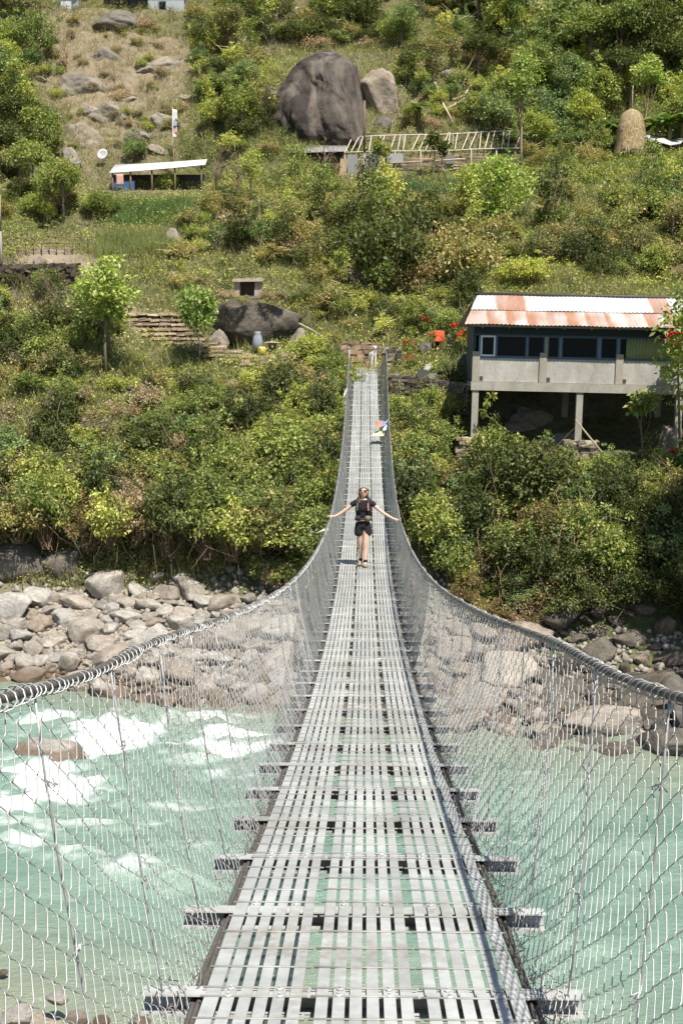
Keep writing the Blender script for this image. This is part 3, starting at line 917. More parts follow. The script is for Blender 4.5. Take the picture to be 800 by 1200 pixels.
# backpack she wears
bk = empty("backpack", pf, R(-3))
tag(bk, "black hiking backpack worn by the woman, its straps and hip belt over her black t-shirt", "backpack")
mb = MB(); r2 = random.Random(3)
mb.lathe([(0.10, 0.97), (0.16, 1.0), (0.175, 1.15), (0.17, 1.32), (0.13, 1.44), (0.05, 1.47)], (0, 0.20, 0), 14, 0, wob=0.02, rng=r2)
mb.v = [(x, 0.2 + (y - 0.2) * 0.62, z) for x, y, z in mb.v]
mb.build("bag", M['pack_cloth'], bk)
for sx in (-1, 1):
    mb = MB()
    mb.tube([(sx * 0.10, 0.10, 1.40), (sx * 0.105, 0.02, 1.425), (sx * 0.108, -0.06, 1.40), (sx * 0.112, -0.108, 1.32), (sx * 0.118, -0.118, 1.21), (sx * 0.130, -0.095, 1.10), (sx * 0.15, 0.02, 1.03)], [0.02, 0.026, 0.028, 0.028, 0.026, 0.016, 0.012], 8)
    st = mb.build("shoulder_strap", M['pack_cloth'], bk)
    mb = MB()
    mb.box((sx * 0.112, -0.142, 1.30), (0.03, 0.012, 0.10), None); mb.box((sx * 0.118, -0.142, 1.22), (0.038, 0.016, 0.03), None)
    mb.build("strap_clip", M['pink'] if sx > 0 else M['khaki'], st)
mb = MB()
pts = [(0.155 * math.cos(a), 0.01 + 0.125 * math.sin(a), 1.0 - 0.01 * math.cos(2 * a)) for a in np.linspace(0, 2 * math.pi, 25)]
mb.tube(pts, 0.026, 8)
mb.build("hip_belt", M['pack_cloth'], bk)
for sx, m_ in ((-1, 'pack_cloth'), (1, 'khaki')):
    mb = MB(); mb.lathe([(0.02, -0.05), (0.055, -0.04), (0.06, 0), (0.052, 0.045), (0.02, 0.055)], (sx * 0.105, -0.105, 1.03), 10)
    mb.build("belt_pouch", M[m_], bk)
mb = MB(); mb.box((0.0, -0.125, 1.0), (0.06, 0.02, 0.04)); mb.build("buckle", M['pink'], bk)
mb = MB(); mb.tube([(-0.11, -0.135, 1.27), (0, -0.128, 1.262), (0.11, -0.135, 1.27)], 0.008, 6); mb.build("chest_strap", M['pack_cloth'], bk)

# ---- white goat on the landing
g = Sk()
b = g.p((0, 0.10, 0.56), (0.13, 0.15))
ch_ = g.chain(b, [((0.0, -0.06, 0.58), (0.125, 0.15)), ((0.01, -0.18, 0.62), (0.105, 0.13))])
hp = g.chain(b, [((-0.02, 0.30, 0.57), (0.135, 0.15)), ((-0.03, 0.40, 0.56), (0.10, 0.12))])
g.chain(hp, [((-0.03, 0.48, 0.62), 0.03), ((-0.03, 0.52, 0.66), 0.018)])
nk_ = g.chain(ch_, [((0.02, -0.24, 0.74), (0.075, 0.085)), ((0.03, -0.27, 0.86), (0.06, 0.065)), ((0.03, -0.31, 0.93), (0.062, 0.06))])
g.chain(nk_, [((0.03, -0.38, 0.895), (0.045, 0.045)), ((0.03, -0.45, 0.85), (0.03, 0.03))])
for sx in (-1, 1):
    g.chain(nk_, [((0.03 + sx * 0.07, -0.29, 0.945), (0.022, 0.014)), ((0.03 + sx * 0.13, -0.28, 0.92), (0.016, 0.008))])
    g.chain(ch_, [((sx * 0.075, -0.17, 0.46), (0.05, 0.055)), ((sx * 0.07, -0.17, 0.27), 0.032), ((sx * 0.07, -0.165, 0.13), 0.022), ((sx * 0.07, -0.18, 0.025), 0.027)])
    g.chain(hp - 1, [((sx * 0.085 - .02, 0.30, 0.42), (0.06, 0.07)), ((sx * 0.08 - .02, 0.27, 0.33), 0.042), ((sx * 0.075 - .02, 0.37, 0.21), 0.026), ((sx * 0.075 - .02, 0.36, 0.10), 0.022), ((sx * 0.075 - .02, 0.345, 0.025), 0.027)])
gt = skin_mesh("goat", g.v, g.e, g.r, M['fur'])
gp = at(437, 429, YE + 0.45)
gt.location = (gp[0], YE + 0.45, zl); gt.rotation_euler = (0, 0, R(14)); gt.scale = (1.12, .8, 1.12)
tag(gt, "small white goat standing on the concrete landing at the far end of the footbridge", "goat")
mb = MB()
for sx in (-1, 1): mb.tube([(0.03 + sx * 0.03, -0.29, 0.975), (0.03 + sx * 0.04, -0.27, 1.03), (0.03 + sx * 0.05, -0.23, 1.06)], [0.014, 0.011, 0.004], 6)
mb.build("horns", M['bark'], gt)

# ---- prayer flags tied to the right handrail, scarves on the left one
def cloth_sheet(o, u, v, nu, nv, amp, seed):
    rr = random.Random(seed); a, b_ = rr.uniform(0, 6), rr.uniform(0, 6)
    n = u.cross(v).normalized()
    return [[o + u * (j / nu) + v * (i / nv) + n * amp * (i / nv + .2) * math.sin(3.5 * j / nu + 2.5 * i / nv + a) for j in range(nu + 1)] for i in range(nv + 1)]
yf = 47.5
fp = Vector((rail_x(yf, 1), yf, rail_z(yf)))
flags = [("blue", (0.20, 0.26, 0.50), (446.5, 493), (452.5, 494), (452, 499), (447, 500)), ("red", (0.60, 0.24, 0.16), (441, 494), (447, 494), (450, 501), (440.5, 501)),
         ("white", (0.78, 0.76, 0.76), (447, 500), (453, 498), (453, 504), (449, 505)), ("yellow", (0.78, 0.74, 0.42), (437, 507), (450, 502), (449.5, 511), (435, 511))]
fg = empty("prayer_flags", fp)
tag(fg, "small bunch of blue, red, white and yellow prayer flags tied to the right handrail", "prayer flags")
for i, (nm, c, *q) in enumerate(flags):
    pts = [Vector(at(a, b_, yf - 0.12 * j - 0.05 * i)) for j, (a, b_) in enumerate(((q[0]), (q[1]), (q[2]), (q[3])))]
    n = 7
    grid = []
    for r_ in range(n + 1):
        row = []
        for s_ in range(n + 1):
            u_, v_ = s_ / n, r_ / n
            p = (pts[0] * (1 - u_) + pts[1] * u_) * (1 - v_) + (pts[3] * (1 - u_) + pts[2] * u_) * v_
            p += Vector((0, 0.03 * math.sin(5 * u_ + 3 * v_ + i), 0.012 * math.sin(6 * v_ + i)))
            row.append(p - fp)
        grid.append(row)
    mb = MB(); mb.sheet(grid, 0.003, 0, c)
    mb.build("flag", M['cloth'], fg)["label"] = nm + " prayer flag"
mb = MB(); mb.tube([Vector((0, 0, 0)), Vector(at(450, 500, yf)) - fp, Vector(at(449, 509, yf - .1)) - fp], 0.008, 5, 0, (.8, .8, .7)); mb.build("cord", M['cloth'], fg)
def scarf(name, label, Y, side, pts, w, c):
    o = Vector((rail_x(Y, side), Y, rail_z(Y)))
    mb = MB(); P = [Vector(p) for p in pts]
    grid = [[p + Vector((0, 0, w / 2 - w * j / 3)) + Vector((0.01 * math.sin(j * 2 + i), 0.02 * math.sin(i * 1.7 + j), 0)) for j in range(4)] for i, p in enumerate(P)]
    mb.sheet(grid, 0.004, 0, c)
    ob = mb.build(name, M['cloth']); ob.location = o
    return tag(ob, label, "scarf")
scarf("prayer_scarf", "crumpled white scarf knotted on the left handrail near the far landing", 53, -1, [(0.03, 0, 0.02), (-0.07, -0.03, -0.06), (-0.11, -0.05, -0.2), (-0.10, -0.02, -0.34), (-0.06, 0, -0.42)], 0.26, (0.8, 0.79, 0.76))
scarf("prayer_scarf", "pale scarf blowing out sideways from the left handrail beside the woman", 24.6, -1, [(0.05, 0, 0.0), (-0.07, -0.02, -0.01), (-0.16, -0.04, -0.055), (-0.25, -0.05, -0.05), (-0.32, -0.05, -0.035)], 0.03, (0.78, 0.70, 0.58))
# ------------------------------------------------------------------ plants: real leaf-sized faces on twigs
PAL = {
    'bright': [(.145, .185, .040), (.185, .225, .055), (.115, .155, .035), (.20, .215, .07)],
    'mid':    [(.085, .125, .030), (.115, .150, .040), (.065, .100, .026), (.14, .155, .05)],
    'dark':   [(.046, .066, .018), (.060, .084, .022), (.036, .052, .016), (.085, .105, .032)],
    'olive':  [(.115, .125, .042), (.145, .145, .055), (.085, .100, .034), (.175, .155, .07)],
    'lime':   [(.125, .185, .045), (.155, .215, .055), (.10, .155, .038), (.175, .22, .07)],
    'dry':    [(.235, .205, .135), (.19, .165, .105), (.28, .25, .17), (.14, .135, .075)],
    'blue':   [(.072, .115, .045), (.095, .145, .055), (.058, .092, .035), (.125, .16, .06)],
    'rust':   [(.15, .115, .05), (.14, .12, .05), (.115, .12, .04), (.18, .135, .06)],
}
for _k in PAL:
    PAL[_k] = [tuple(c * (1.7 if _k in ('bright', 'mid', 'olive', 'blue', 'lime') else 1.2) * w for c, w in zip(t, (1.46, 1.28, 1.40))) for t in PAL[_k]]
def leaf_cloud(centers, n_per, spread, size, flat, pal, g, droop=0.0, aspect=0.5):
    """n_per leaves scattered round every centre; returns verts, quads, colours"""
    m = len(centers)
    spread = np.broadcast_to(np.asarray(spread, float), (m,))
    N = m * n_per
    c = np.repeat(centers, n_per, 0)
    sp = np.repeat(spread, n_per)
    off = g.normal(size=(N, 3)); off /= np.linalg.norm(off, axis=1, keepdims=True) + 1e-9
    off *= (g.random(N) ** 0.45 * sp)[:, None]; off[:, 2] *= 0.75
    p = c + off
    d = off / (sp[:, None] + 1e-9) + g.normal(size=(N, 3)) * 0.6
    d[:, 2] -= droop + 0.15
    d /= np.linalg.norm(d, axis=1, keepdims=True) + 1e-9
    nrm = g.normal(size=(N, 3)) * 0.6; nrm[:, 2] += flat
    w = np.cross(d, nrm); w /= np.linalg.norm(w, axis=1, keepdims=True) + 1e-9
    L = (size * g.uniform(0.6, 1.35, N))[:, None]
    b = p; t = p + d * L; mid = p + d * L * 0.48 + np.cross(w, d) * L * 0.08
    v = np.stack([b, mid + w * L * aspect * .5, t, mid - w * L * aspect * .5], 1).reshape(-1, 3)
    f = np.arange(N * 4).reshape(N, 4)
    pal = np.array(pal)
    k = g.integers(0, len(pal), m)
    kk = np.where(g.random(N) < .65, np.repeat(k, n_per), g.integers(0, len(pal), N))
    col = pal[kk] * g.uniform(.72, 1.25, (N, 1))
    return v, f, np.repeat(col, 4, 0)

def twigs_np(pairs, r0, r1, g):
    """bent twigs (p -> q) as 4-sided tubes"""
    P = np.array([[p, p * .5 + q * .5 + g.normal(size=3) * .06 * np.linalg.norm(q - p), q] for p, q in pairs])
    v, f = rings_mesh(P, r0, 4)
    k = v.reshape(len(pairs), 3, 4, 3)
    ctr = k.mean(2, keepdims=True)
    k = ctr + (k - ctr) * np.array([1, .75, r1 / r0])[None, :, None, None]
    return k.reshape(-1, 3), f

def plant_mesh(name, seed, R_, H, n_clump, n_leaf, leaf, pal, flat=.95, droop=0.0, lobes=5, hollow=.5, twig=True, drop=0, spr=.30, dry_twigs=0, aspect=.5, low=-.12):
    g = np.random.default_rng(seed)
    lo = g.normal(size=(lobes, 3)); lo[:, 2] = np.abs(lo[:, 2]) * .8; lo /= np.linalg.norm(lo, axis=1, keepdims=True)
    d = g.normal(size=(n_clump, 3)); d[:, 2] = np.abs(d[:, 2]) + low; d /= np.linalg.norm(d, axis=1, keepdims=True)
    lob = np.max(np.clip(d @ lo.T, 0, 1) ** 4, 1)
    r = (.58 + .42 * lob) * (hollow + (1 - hollow) * g.random(n_clump) ** .5) * g.uniform(.85, 1.1, n_clump)
    c = d * r[:, None] * np.array([R_, R_, H * .62]); c[:, 2] += H * .38
    c[:, 2] = np.maximum(c[:, 2], .05)
    spread = R_ * spr * g.uniform(.5, 1.4, n_clump)
    sh = g.random(n_clump) < .16        # shoots that break the outline
    c[sh] *= np.stack([g.uniform(1.0, 1.35, sh.sum()), g.uniform(1.0, 1.35, sh.sum()), g.uniform(1.1, 1.5, sh.sum())], 1); spread[sh] *= .55
    c += g.normal(size=3) * np.array([.12, .12, 0]) * R_
    v, f, col = leaf_cloud(c, n_leaf, spread, leaf, flat, PAL[pal], g, droop, aspect)
    vs, fs, cs, mi = [v], [f], [col], [np.zeros(len(f), np.int32)]
    nv = len(v)
    pairs = []
    if twig:
        for k in g.choice(n_clump, max(6, n_clump // 4), replace=False):
            pairs.append((np.array([g.normal() * .08 * R_, g.normal() * .08 * R_, -.1]), c[k]))
    for k in range(dry_twigs):      # bare pale stems poking or trailing out
        a = g.uniform(0, 6.28); e = np.array([math.cos(a) * R_ * g.uniform(.8, 1.25), math.sin(a) * R_ * g.uniform(.8, 1.25), H * g.uniform(-.25 if drop else .4, 1.15)])
        pairs.append((c[g.integers(0, n_clump)], e))
    if pairs:
        tv, tf_ = twigs_np(pairs, .013, .004, g)
        vs.append(tv); fs.append(tf_ + nv); nv += len(tv)
        cs.append(np.tile(np.array([[.95, .85, .72]]), (len(tv), 1))); mi.append(np.ones(len(tf_), np.int32))
    return np_mesh(name, np.concatenate(vs), np.concatenate(fs), np.concatenate(cs), np.concatenate(mi))

def tree_proto(name, seed, H, base, R_, n_clump, n_leaf, leaf, pal, trunk_r, flat=.95, lean=0.0, lobes=6, umbrella=False, spr=.27, tcol=(1, 1, 1), limbs=9):
    """tapered trunk with limbs, and a crown of leaf clumps round the limb ends"""
    g = np.random.default_rng(seed); rr = random.Random(seed)
    root = empty(name)
    CH = H - base
    lo = g.normal(size=(lobes, 3)); lo /= np.linalg.norm(lo, axis=1, keepdims=True)
    d = g.normal(size=(n_clump, 3)); d /= np.linalg.norm(d, axis=1, keepdims=True)
    lob = np.max(np.clip(d @ lo.T, 0, 1) ** 5, 1)
    r = (.50 + .5 * lob) * (.45 + .55 * g.random(n_clump) ** .5)
    if umbrella: d[:, 2] = np.abs(d[:, 2]) - .25
    c = d * r[:, None] * np.array([R_, R_, CH * .55]); c[:, 2] += base + CH * .5
    c[:, 0] += lean * (c[:, 2] / H)
    mb = MB()
    top = Vector((lean * .9, 0, base + CH * .72))
    tp = [Vector((0, 0, -.3)), Vector((lean * .2 + rr.uniform(-.06, .06), rr.uniform(-.06, .06), H * .28)), Vector((lean * .5 + rr.uniform(-.1, .1), rr.uniform(-.08, .08), H * .52)), top]
    mb.tube(tp, [trunk_r * 1.25, trunk_r, trunk_r * .75, trunk_r * .3], 8, 0, tcol)
    for k in g.choice(n_clump, min(limbs, n_clump), replace=False):
        q = Vector(c[k]); t = rr.uniform(.35, .95); i = min(int(t * 3), 2); p = tp[i].lerp(tp[i + 1], t * 3 - i)
        if p.z > q.z + .3 * CH: p.z = max(base * .8, q.z - .2 * CH)
        mid = p.lerp(q, .5) + Vector((rr.uniform(-.1, .1), rr.uniform(-.1, .1), -.08 * CH))
        mb.tube([p, mid, q], [trunk_r * .45, trunk_r * .3, trunk_r * .12], 5, 0, tcol)
    mb.build("trunk", M['bark'], root)
    v, f, col = leaf_cloud(c, n_leaf, R_ * spr * g.uniform(.6, 1.3, n_clump), leaf, flat, PAL[pal], g)
    link_mesh("crown", np_mesh("crown", v, f, col), root, M['leaf'])
    return root

def bare_tree_proto(name, seed, H, r0, spread=.7, depth=4, col=(1.1, 1.0, .9), twist=.25):
    rr = random.Random(seed); root = empty(name)
    tr, br = MB(), MB()
    def grow(p, d, L, r, lev):
        pts = [p]; rad = [r]; n = 4
        for i in range(n):
            d = (d + Vector((rr.uniform(-1, 1), rr.uniform(-1, 1), rr.uniform(-.5, .9))) * twist).normalized()
            p = p + d * (L / n); pts.append(p); rad.append(r * (1 - .45 * (i + 1) / n))
        (tr if lev == 0 else br).tube(pts, rad, 7 if lev == 0 else 5, 0, col)
        if lev < depth:
            for k in range(rr.choice((2, 3, 3))):
                i = rr.randint(2, n)
                a = Vector((rr.uniform(-1, 1), rr.uniform(-1, 1), rr.uniform(-.1, .8))).normalized()
                grow(pts[i], (d * (1 - spread * .6) + a * spread).normalized(), L * rr.uniform(.5, .78), rad[i] * .68, lev + 1)
    grow(Vector((0, 0, -.2)), Vector((0, 0, 1)), H * .38, r0, 0)
    tr.build("trunk", M['bark'], root); br.build("branches", M['bark'], root)
    return root
# ------------------------------------------------------------------ buildings
def stone_wall(name, P, Q, height, thick, course=0.16, seed=1, mats=None, parent=None, lean=0.0, col=(1, 1, 1), jit=0.03):
    """dry wall of roughly squared stones from P to Q (base points)"""
    rr = random.Random(seed); mb = MB()
    P, Q = Vector(P), Vector(Q); L = (Q - P).length; d = (Q - P) / L
    ang = math.atan2(d.y, d.x); z = 0; row = 0
    while z < height - 0.02:
        hh = min(course * rr.uniform(0.7, 1.3), height - z); x = -rr.uniform(0, .2)
        while x < L:
            w = rr.uniform(0.18, 0.48)
            if x + w > L: w = max(L - x, 0.12)
            s = rr.uniform(0.55, 1.25); t = rr.uniform(.92, 1.08)
            c = P + d * (x + w / 2) + Vector((0, 0, z + hh / 2)) + Vector((-d.y, d.x, 0)) * (rr.uniform(-.04, .04) + lean * z)
            rot = Matrix.Rotation(ang, 3, 'Z') @ Matrix.Rotation(rr.uniform(-.05, .05), 3, 'Y')
            mb.box(c, (w * 0.97, thick * rr.uniform(.9, 1.1), hh * 0.95), rot, 0, (s * col[0] * t, s * col[1], s * col[2] * .97), jit, rr)
            x += w
        z += hh; row += 1
    return mb.build(name, mats or M['stone'], parent)

# ---- the riverside house on pillars
HO = Vector(at(553, 452, 54))
house = empty("riverside_house", HO)
house.rotation_euler = (0, R(1.2), R(-0.8))
tag(house, "riverside house with rusty tin roof and blue window band, standing on concrete pillars", "house")
HL, HD = 11.6, 4.6
def lx(px): return (px - 553) / 27.78
def lz(py): return (452 - py) / 27.78
mb = MB()      # floor slab and edge beam
mb.box((HL / 2, HD / 2, 0.02), (HL - 0.02, HD - 0.02, 0.2), None, 0, (.8, .8, .8))
mb.box((HL / 2, 0.06, 0.0), (HL + 0.12, 0.28, 0.36), None, 0, (1.05, 1.03, .98))
mb.box((HL / 2, HD - 0.12, 0), (HL, 0.24, 0.37)); mb.build("floor_beam", M['concrete'], house)
mb = MB()
mb.box((HL / 2 + .02, 0.10, 0.19 + 0.49), (HL - 0.06, 0.14, 0.98), None, 0, (1.18, 1.19, 1.19))
mb.build("parapet_wall", M['concrete'], house)
for a in (556.5, 634, 722, 802, 850):
    mb = MB(); x = lx(a); mb.box((x, 0.08, 0.19 + 0.62), (0.30 if a < 800 else .3, 0.24, 1.24), None, 0, (1.0, .95, .86)); mb.build("pilaster", M['concrete'], house)
    mb = MB(); mb.box((x + 0.24, 0.018, 0.33), (0.13, 0.03, 0.15)); mb.build("drain_hole", M['darksteel'], house)
for a, zb in ((557, -2.18), (678, -2.2), (793, -2.6), (868, -2.8)):
    mb = MB(); x = lx(a); mb.box((x, 0.10, (zb - 0.18) / 2), (0.27, 0.26, -zb - 0.18), None, 0, (1.02, 1, .95)); mb.build("pillar", M['concrete'], house)
    mb = MB(); mb.box((x, HD - 0.3, -1.3), (0.27, 0.26, 2.24), None, 0, (.9, .9, .9)); mb.build("pillar", M['concrete'], house)
for k_, (x0, x1, zt, hh) in enumerate(((-0.47, 0.68, -2.18, 1.75), (4.0, 5.3, -2.2, 1.7), (8.1, 9.3, -2.6, 1.5))):
    w_ = stone_wall("stone_pier", (x0, 0.12, zt - hh), (x1, 0.12, zt - hh), hh, 0.9, 0.13, 40 + k_, parent=house, col=(1.15, 1.1, 1.0))
UB = (0.35, 0.55, 0.75)
blue = (0.055, 0.085, 0.115)
mb = MB()
mb.box((HL / 2, 0.07, 2.16 + 0.27), (HL - 0.04, 0.10, 0.54), None, 0, (0.018, 0.032, 0.042))
mb.build("fascia", M['paint'], house)
mb = MB()      # side and back walls
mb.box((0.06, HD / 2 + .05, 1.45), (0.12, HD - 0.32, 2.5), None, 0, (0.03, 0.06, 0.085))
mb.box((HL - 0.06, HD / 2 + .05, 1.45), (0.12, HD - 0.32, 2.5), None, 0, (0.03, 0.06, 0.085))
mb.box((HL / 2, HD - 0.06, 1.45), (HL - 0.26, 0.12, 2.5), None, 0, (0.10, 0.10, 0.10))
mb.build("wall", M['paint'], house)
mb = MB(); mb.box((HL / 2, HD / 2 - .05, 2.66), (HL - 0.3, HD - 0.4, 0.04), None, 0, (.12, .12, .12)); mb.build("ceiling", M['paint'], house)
# window band: blue sill rail and posts, a white casement, dark panes, curtain
mb = MB(); mb.box((HL / 2, 0.09, 1.205), (HL - .1, 0.13, 0.055), None, 0, (0.10, 0.16, 0.22)); mb.box((HL / 2, 0.088, 2.13), (HL - .1, 0.12, 0.05), None, 0, (.06, .10, .14)); mb.build("window_rail", M['paint'], house)
posts = [(560, .07), (579, .05), (615, .06), (637, .14), (653.5, .10), (698, .13), (702, .0), (720, .10), (725, .0), (783, .12), (812, .1), (840, .1), (868, .1)]
xs_ = []
for a, w in posts:
    if w <= 0: continue
    mb = MB(); x = lx(a); c = (0.13, 0.20, 0.28) if w < .13 or a in (698,) else (0.30, 0.29, 0.26)
    mb.box((x, 0.085, 1.667), (w, 0.14, 0.865), None, 0, c); mb.build("window_post", M['paint'], house); xs_.append((x, w))
for (x0, w0), (x1, w1) in zip(xs_[:-1], xs_[1:]):
    a, b = x0 + w0 / 2 + 0.006, x1 - w1 / 2 - 0.006
    f = MB(); q = 0.035
    c = (0.75, 0.77, 0.78) if a < 0.5 else (0.09, 0.15, 0.21)
    if a < 0.5: q = 0.07
    for (cx, cz, sx, sz) in (((a + b) / 2, 1.24 + q / 2, b - a, q), ((a + b) / 2, 2.10 - q / 2, b - a, q), (a + q / 2, 1.67, q, 0.86 - 2 * q), (b - q / 2, 1.67, q, 0.86 - 2 * q)):
        f.box((cx, 0.09 if a > .5 else 0.035, cz), (sx, 0.06, sz), None, 0, c)
    fo = f.build("window", M['paint'], house)
    if a < 0.5: fo["label"] = "white framed casement"
    g_ = MB(); g_.box(((a + b) / 2, 0.10 if a > .5 else .06, 1.67), (b - a - 2 * q, 0.008, 0.86 - 2 * q)); g_.build("pane", M['glass'], fo)
cu = MB()
gx = np.linspace(lx(729), lx(780), 70)
cu.sheet([[(x, 0.055 + 0.022 * math.sin(k * 1.25) + .004, z) for k, x in enumerate(gx)] for z in (2.10, 1.8, 1.5, 1.26)], 0.004, 0, (0.26, 0.30, 0.14))
cu.build("curtain", M['cloth'], house)["label"] = "pale green curtain"
# tin roof in two rows of sheets
e0 = Vector(at(543, 379.5, 53.35)) - HO; r0 = Vector(at(556, 346, 56.35)) - HO
XR = HL + 0.7
rr = random.Random(12)
def roof_part(name, z_e, y_e, z_r, y_r, xl_e, xl_r, t0, t1, lift, kind):
    mb = MB(); nxs = 330; rows = 5
    grid = []; cols = []
    for i in range(rows + 1):
        t = t0 + (t1 - t0) * i / rows
        xl = xl_e + (xl_r - xl_e) * t
        row = []
        for j in range(nxs + 1):
            x = xl + (XR - xl) * j / nxs
            z = z_e + (z_r - z_e) * t + 0.016 * math.sin(x * 2 * math.pi / 0.17) + lift + 0.012 * math.sin(x * 1.9 + i)
            row.append((x, y_e + (y_r - y_e) * t, z))
            sheet = (x + 0.3) / 0.82; k = int(math.floor(sheet)); fr = sheet - k
            tone = [1.0, .9, 1.05, .95, .86][k % 5]
            white = (0.50 * tone, 0.515 * tone, 0.515 * tone); rust = (0.30, 0.150, 0.088)
            if kind == 'lower':
                e_ = 0.5 + 0.16 * math.sin(k * 5.1)
                q = 1 / (1 + math.exp((fr - e_) * 9)) * (0.75 if k % 4 else .35)
                q = min(1, q + 0.28 * (1 - t) )
                white = (0.43 * tone, 0.415 * tone, 0.385 * tone)
            elif kind == 'upper':
                q = 0.9 if 1.0 <= x < 2.25 or (7.55 < x < 8.35) or 9.4 < x < 10.2 else (0.10 if x > 1 else .25)
            else: q = 0.6
            q = max(0, min(1, q + (0.75 if kind == 'lower' else .3) * float(fbm(np.array([x * 1.7]), np.array([t * 4.0]), 5, 4)[0])))
            cols.append(tuple(white[c] * (1 - q) + rust[c] * q for c in range(3)))
        grid.append(row)
    mb.sheet(grid, 0.0, 0)
    mb.c = cols
    o = mb.build(name, M['tin'], house)
    return o
m_, nt_, out_ = mat("corrugated_tin")
b_ = nt_.nodes.new("ShaderNodeBsdfPrincipled")
nn = noise_tex(nt_, 3.5, 6, .7); nn2 = noise_tex(nt_, 1.2, 4, .6, stretch=(4, .6, .6))
cc = mixc(nt_, mth(nt_, 'MULTIPLY', ramp(nt_, nn, [(.52, (0, 0, 0)), (.72, (1, 1, 1))]), .35), vcol(nt_), (0.30, 0.14, 0.075))
cc = mixc(nt_, 1.0, cc, ramp(nt_, nn2, [(.3, (.8, .8, .8)), (.7, (1.06, 1.06, 1.06))]), 'MULTIPLY')
nt_.links.new(cc, b_.inputs['Base Color']); b_.inputs['Roughness'].default_value = .55; b_.inputs['Metallic'].default_value = 0.0
nt_.links.new(b_.outputs[0], out_.inputs[0]); M['tin'] = m_
ze, ye, zr, yr = e0.z, e0.y, r0.z, r0.y
roof_part("roof_lower_sheets", ze, ye, zr, yr, e0.x, r0.x, 0.0, 0.50, 0.0, 'lower')
roof_part("roof_upper_sheets", ze, ye, zr, yr, e0.x, r0.x, 0.46, 1.0, 0.035, 'upper')
roof_part("roof_back_sheets", zr, yr, zr - 1.35, yr + 2.9, r0.x, e0.x, 0.0, 1.0, 0.03, 'back')
mb = MB(); mb.tube([(r0.x - .1, yr, zr + 0.07), (XR, yr, zr + 0.07)], 0.075, 8); mb.build("ridge_tube", M['darksteel'], house)  # dark tube along the ridge line
mb = MB()      # rafters and eave batten under the sheets
mb.bar((e0.x + .25, ye + 0.1, ze - 0.07), (XR - .1, ye + 0.1, ze - 0.07), 0.07, 0.07, 0, (.6, .6, .6))
for k_ in range(11):
    x = 0.3 + k_ * 1.12; mb.bar((x, ye + 0.06, ze - 0.12 + .0), (x, yr - 0.06, zr - 0.12), 0.06, 0.09, 0, (.6, .6, .6))
mb.build("rafters", M['wood'], house)
mb = MB()      # gable infill on the left
mb.add([(0.06, 0.2, 2.7), (0.06, HD - .2, 2.7), (0.06, 2.4, 3.75), (0.14, 0.2, 2.7), (0.14, HD - .2, 2.7), (0.14, 2.4, 3.75)], [(0, 2, 1), (3, 4, 5), (0, 1, 4, 3), (1, 2, 5, 4), (2, 0, 3, 5)], 0, (0.03, .055, .075))
mb.build("gable", M['paint'], house)

def place(o, p, rz=0.0): o.location = p; o.rotation_euler = (0, 0, rz); return o

# leaning pole by the middle pillar
mb = MB(); mb.tube([at(674, 492, 53.5), at(690, 512, 53.2), at(713, 540, 52.6)], [0.035, 0.04, 0.045], 7, 0, (.7, .65, .55))
tag(mb.build("wooden_pole", M['bamboo']), "thin pale pole leaning against the middle pillar under the riverside house", "pole")

# terrace wall from the bridge to the house, pots along it
a, b = hit(458, 470), hit(549, 486)
a = at(458, 474, 59.2); b = at(551, 486, 57.6)
w = stone_wall("terrace_wall", a, b, at(500, 446, 58.6)[2] - at(500, 481, 58.6)[2] + 0.05, 0.5, 0.17, 5, col=(.62, .6, .56))
tag(w, "dark dry stone terrace wall between the footbridge end and the riverside house", "stone wall")
top = a[2] + at(500, 446, 58.6)[2] - at(500, 481, 58.6)[2] + 0.05
a, b = at(404, 429, 64.2), at(444, 429, 64.2)
w = stone_wall("stone_wall", a, b, 1.15, 0.5, 0.2, 6, col=(1.25, 1.0, .82))
tag(w, "low brown stone wall behind the goat at the head of the footbridge", "stone wall")
w = stone_wall("stone_stack", at(449, 440, 61.9), at(470, 440, 61.9), 1.35, 0.6, 0.15, 7, col=(.8, .78, .75))
tag(w, "grey stacked stone block beside the right end of the footbridge", "stone wall")
mb = MB(); p = Vector(at(467.5, 425, 61.4)); mb.box(p + Vector((0, 0, 0.05)), (0.22, 0.2, 0.95), None, 0, (.25, .25, .27)); mb.box(p + Vector((0, 0, 0.55)), (0.26, 0.24, 0.05), None, 0, (.3, .3, .3))
tag(mb.build("gate_post", M['wood']), "short dark wooden post right of the footbridge head beside red flowers", "post")

def pot(px, py, Y, r, hgt, c, label, plant=None, name="flower_pot", square=False):
    p = Vector(at(px, py, Y)); rt = empty(name, p)
    tag(rt, label, "flower pot", "pots and tins along the garden terrace")
    mb = MB()
    if square:
        t = 0.03
        for sx in (-1, 1):
            mb.box((sx * (r - t / 2), 0, hgt / 2), (t, 2 * r, hgt), None, 0, c); mb.box((0, sx * (r - t / 2), hgt / 2 - .002), (2 * r - 2 * t, t, hgt - .004), None, 0, c)
        mb.box((0, 0, hgt * 0.42), (2 * r - 2 * t, 2 * r - 2 * t, hgt * 0.8), None, 0, (.06, .045, .03))
    else:
        mb.lathe([(r * .72, 0), (r, hgt * .88), (r * 1.1, hgt * .89), (r * 1.1, hgt), (r * .95, hgt), (r * .9, hgt * .9), (0.01, hgt * .9)], n=16, col=c)
    mb.build("pot", M['paint'], rt)
    if plant:
        v, f, cl = leaf_cloud(np.array([[0, 0, hgt + plant * .4], [.06, .03, hgt + plant * .7], [-.07, 0, hgt + plant * .55]]), 50, plant * .35, 0.09, 1.0, PAL['mid'], np.random.default_rng(int(px)))
        link_mesh("plant", np_mesh("plant", v, f, cl), rt, M['leaf'])
    return rt

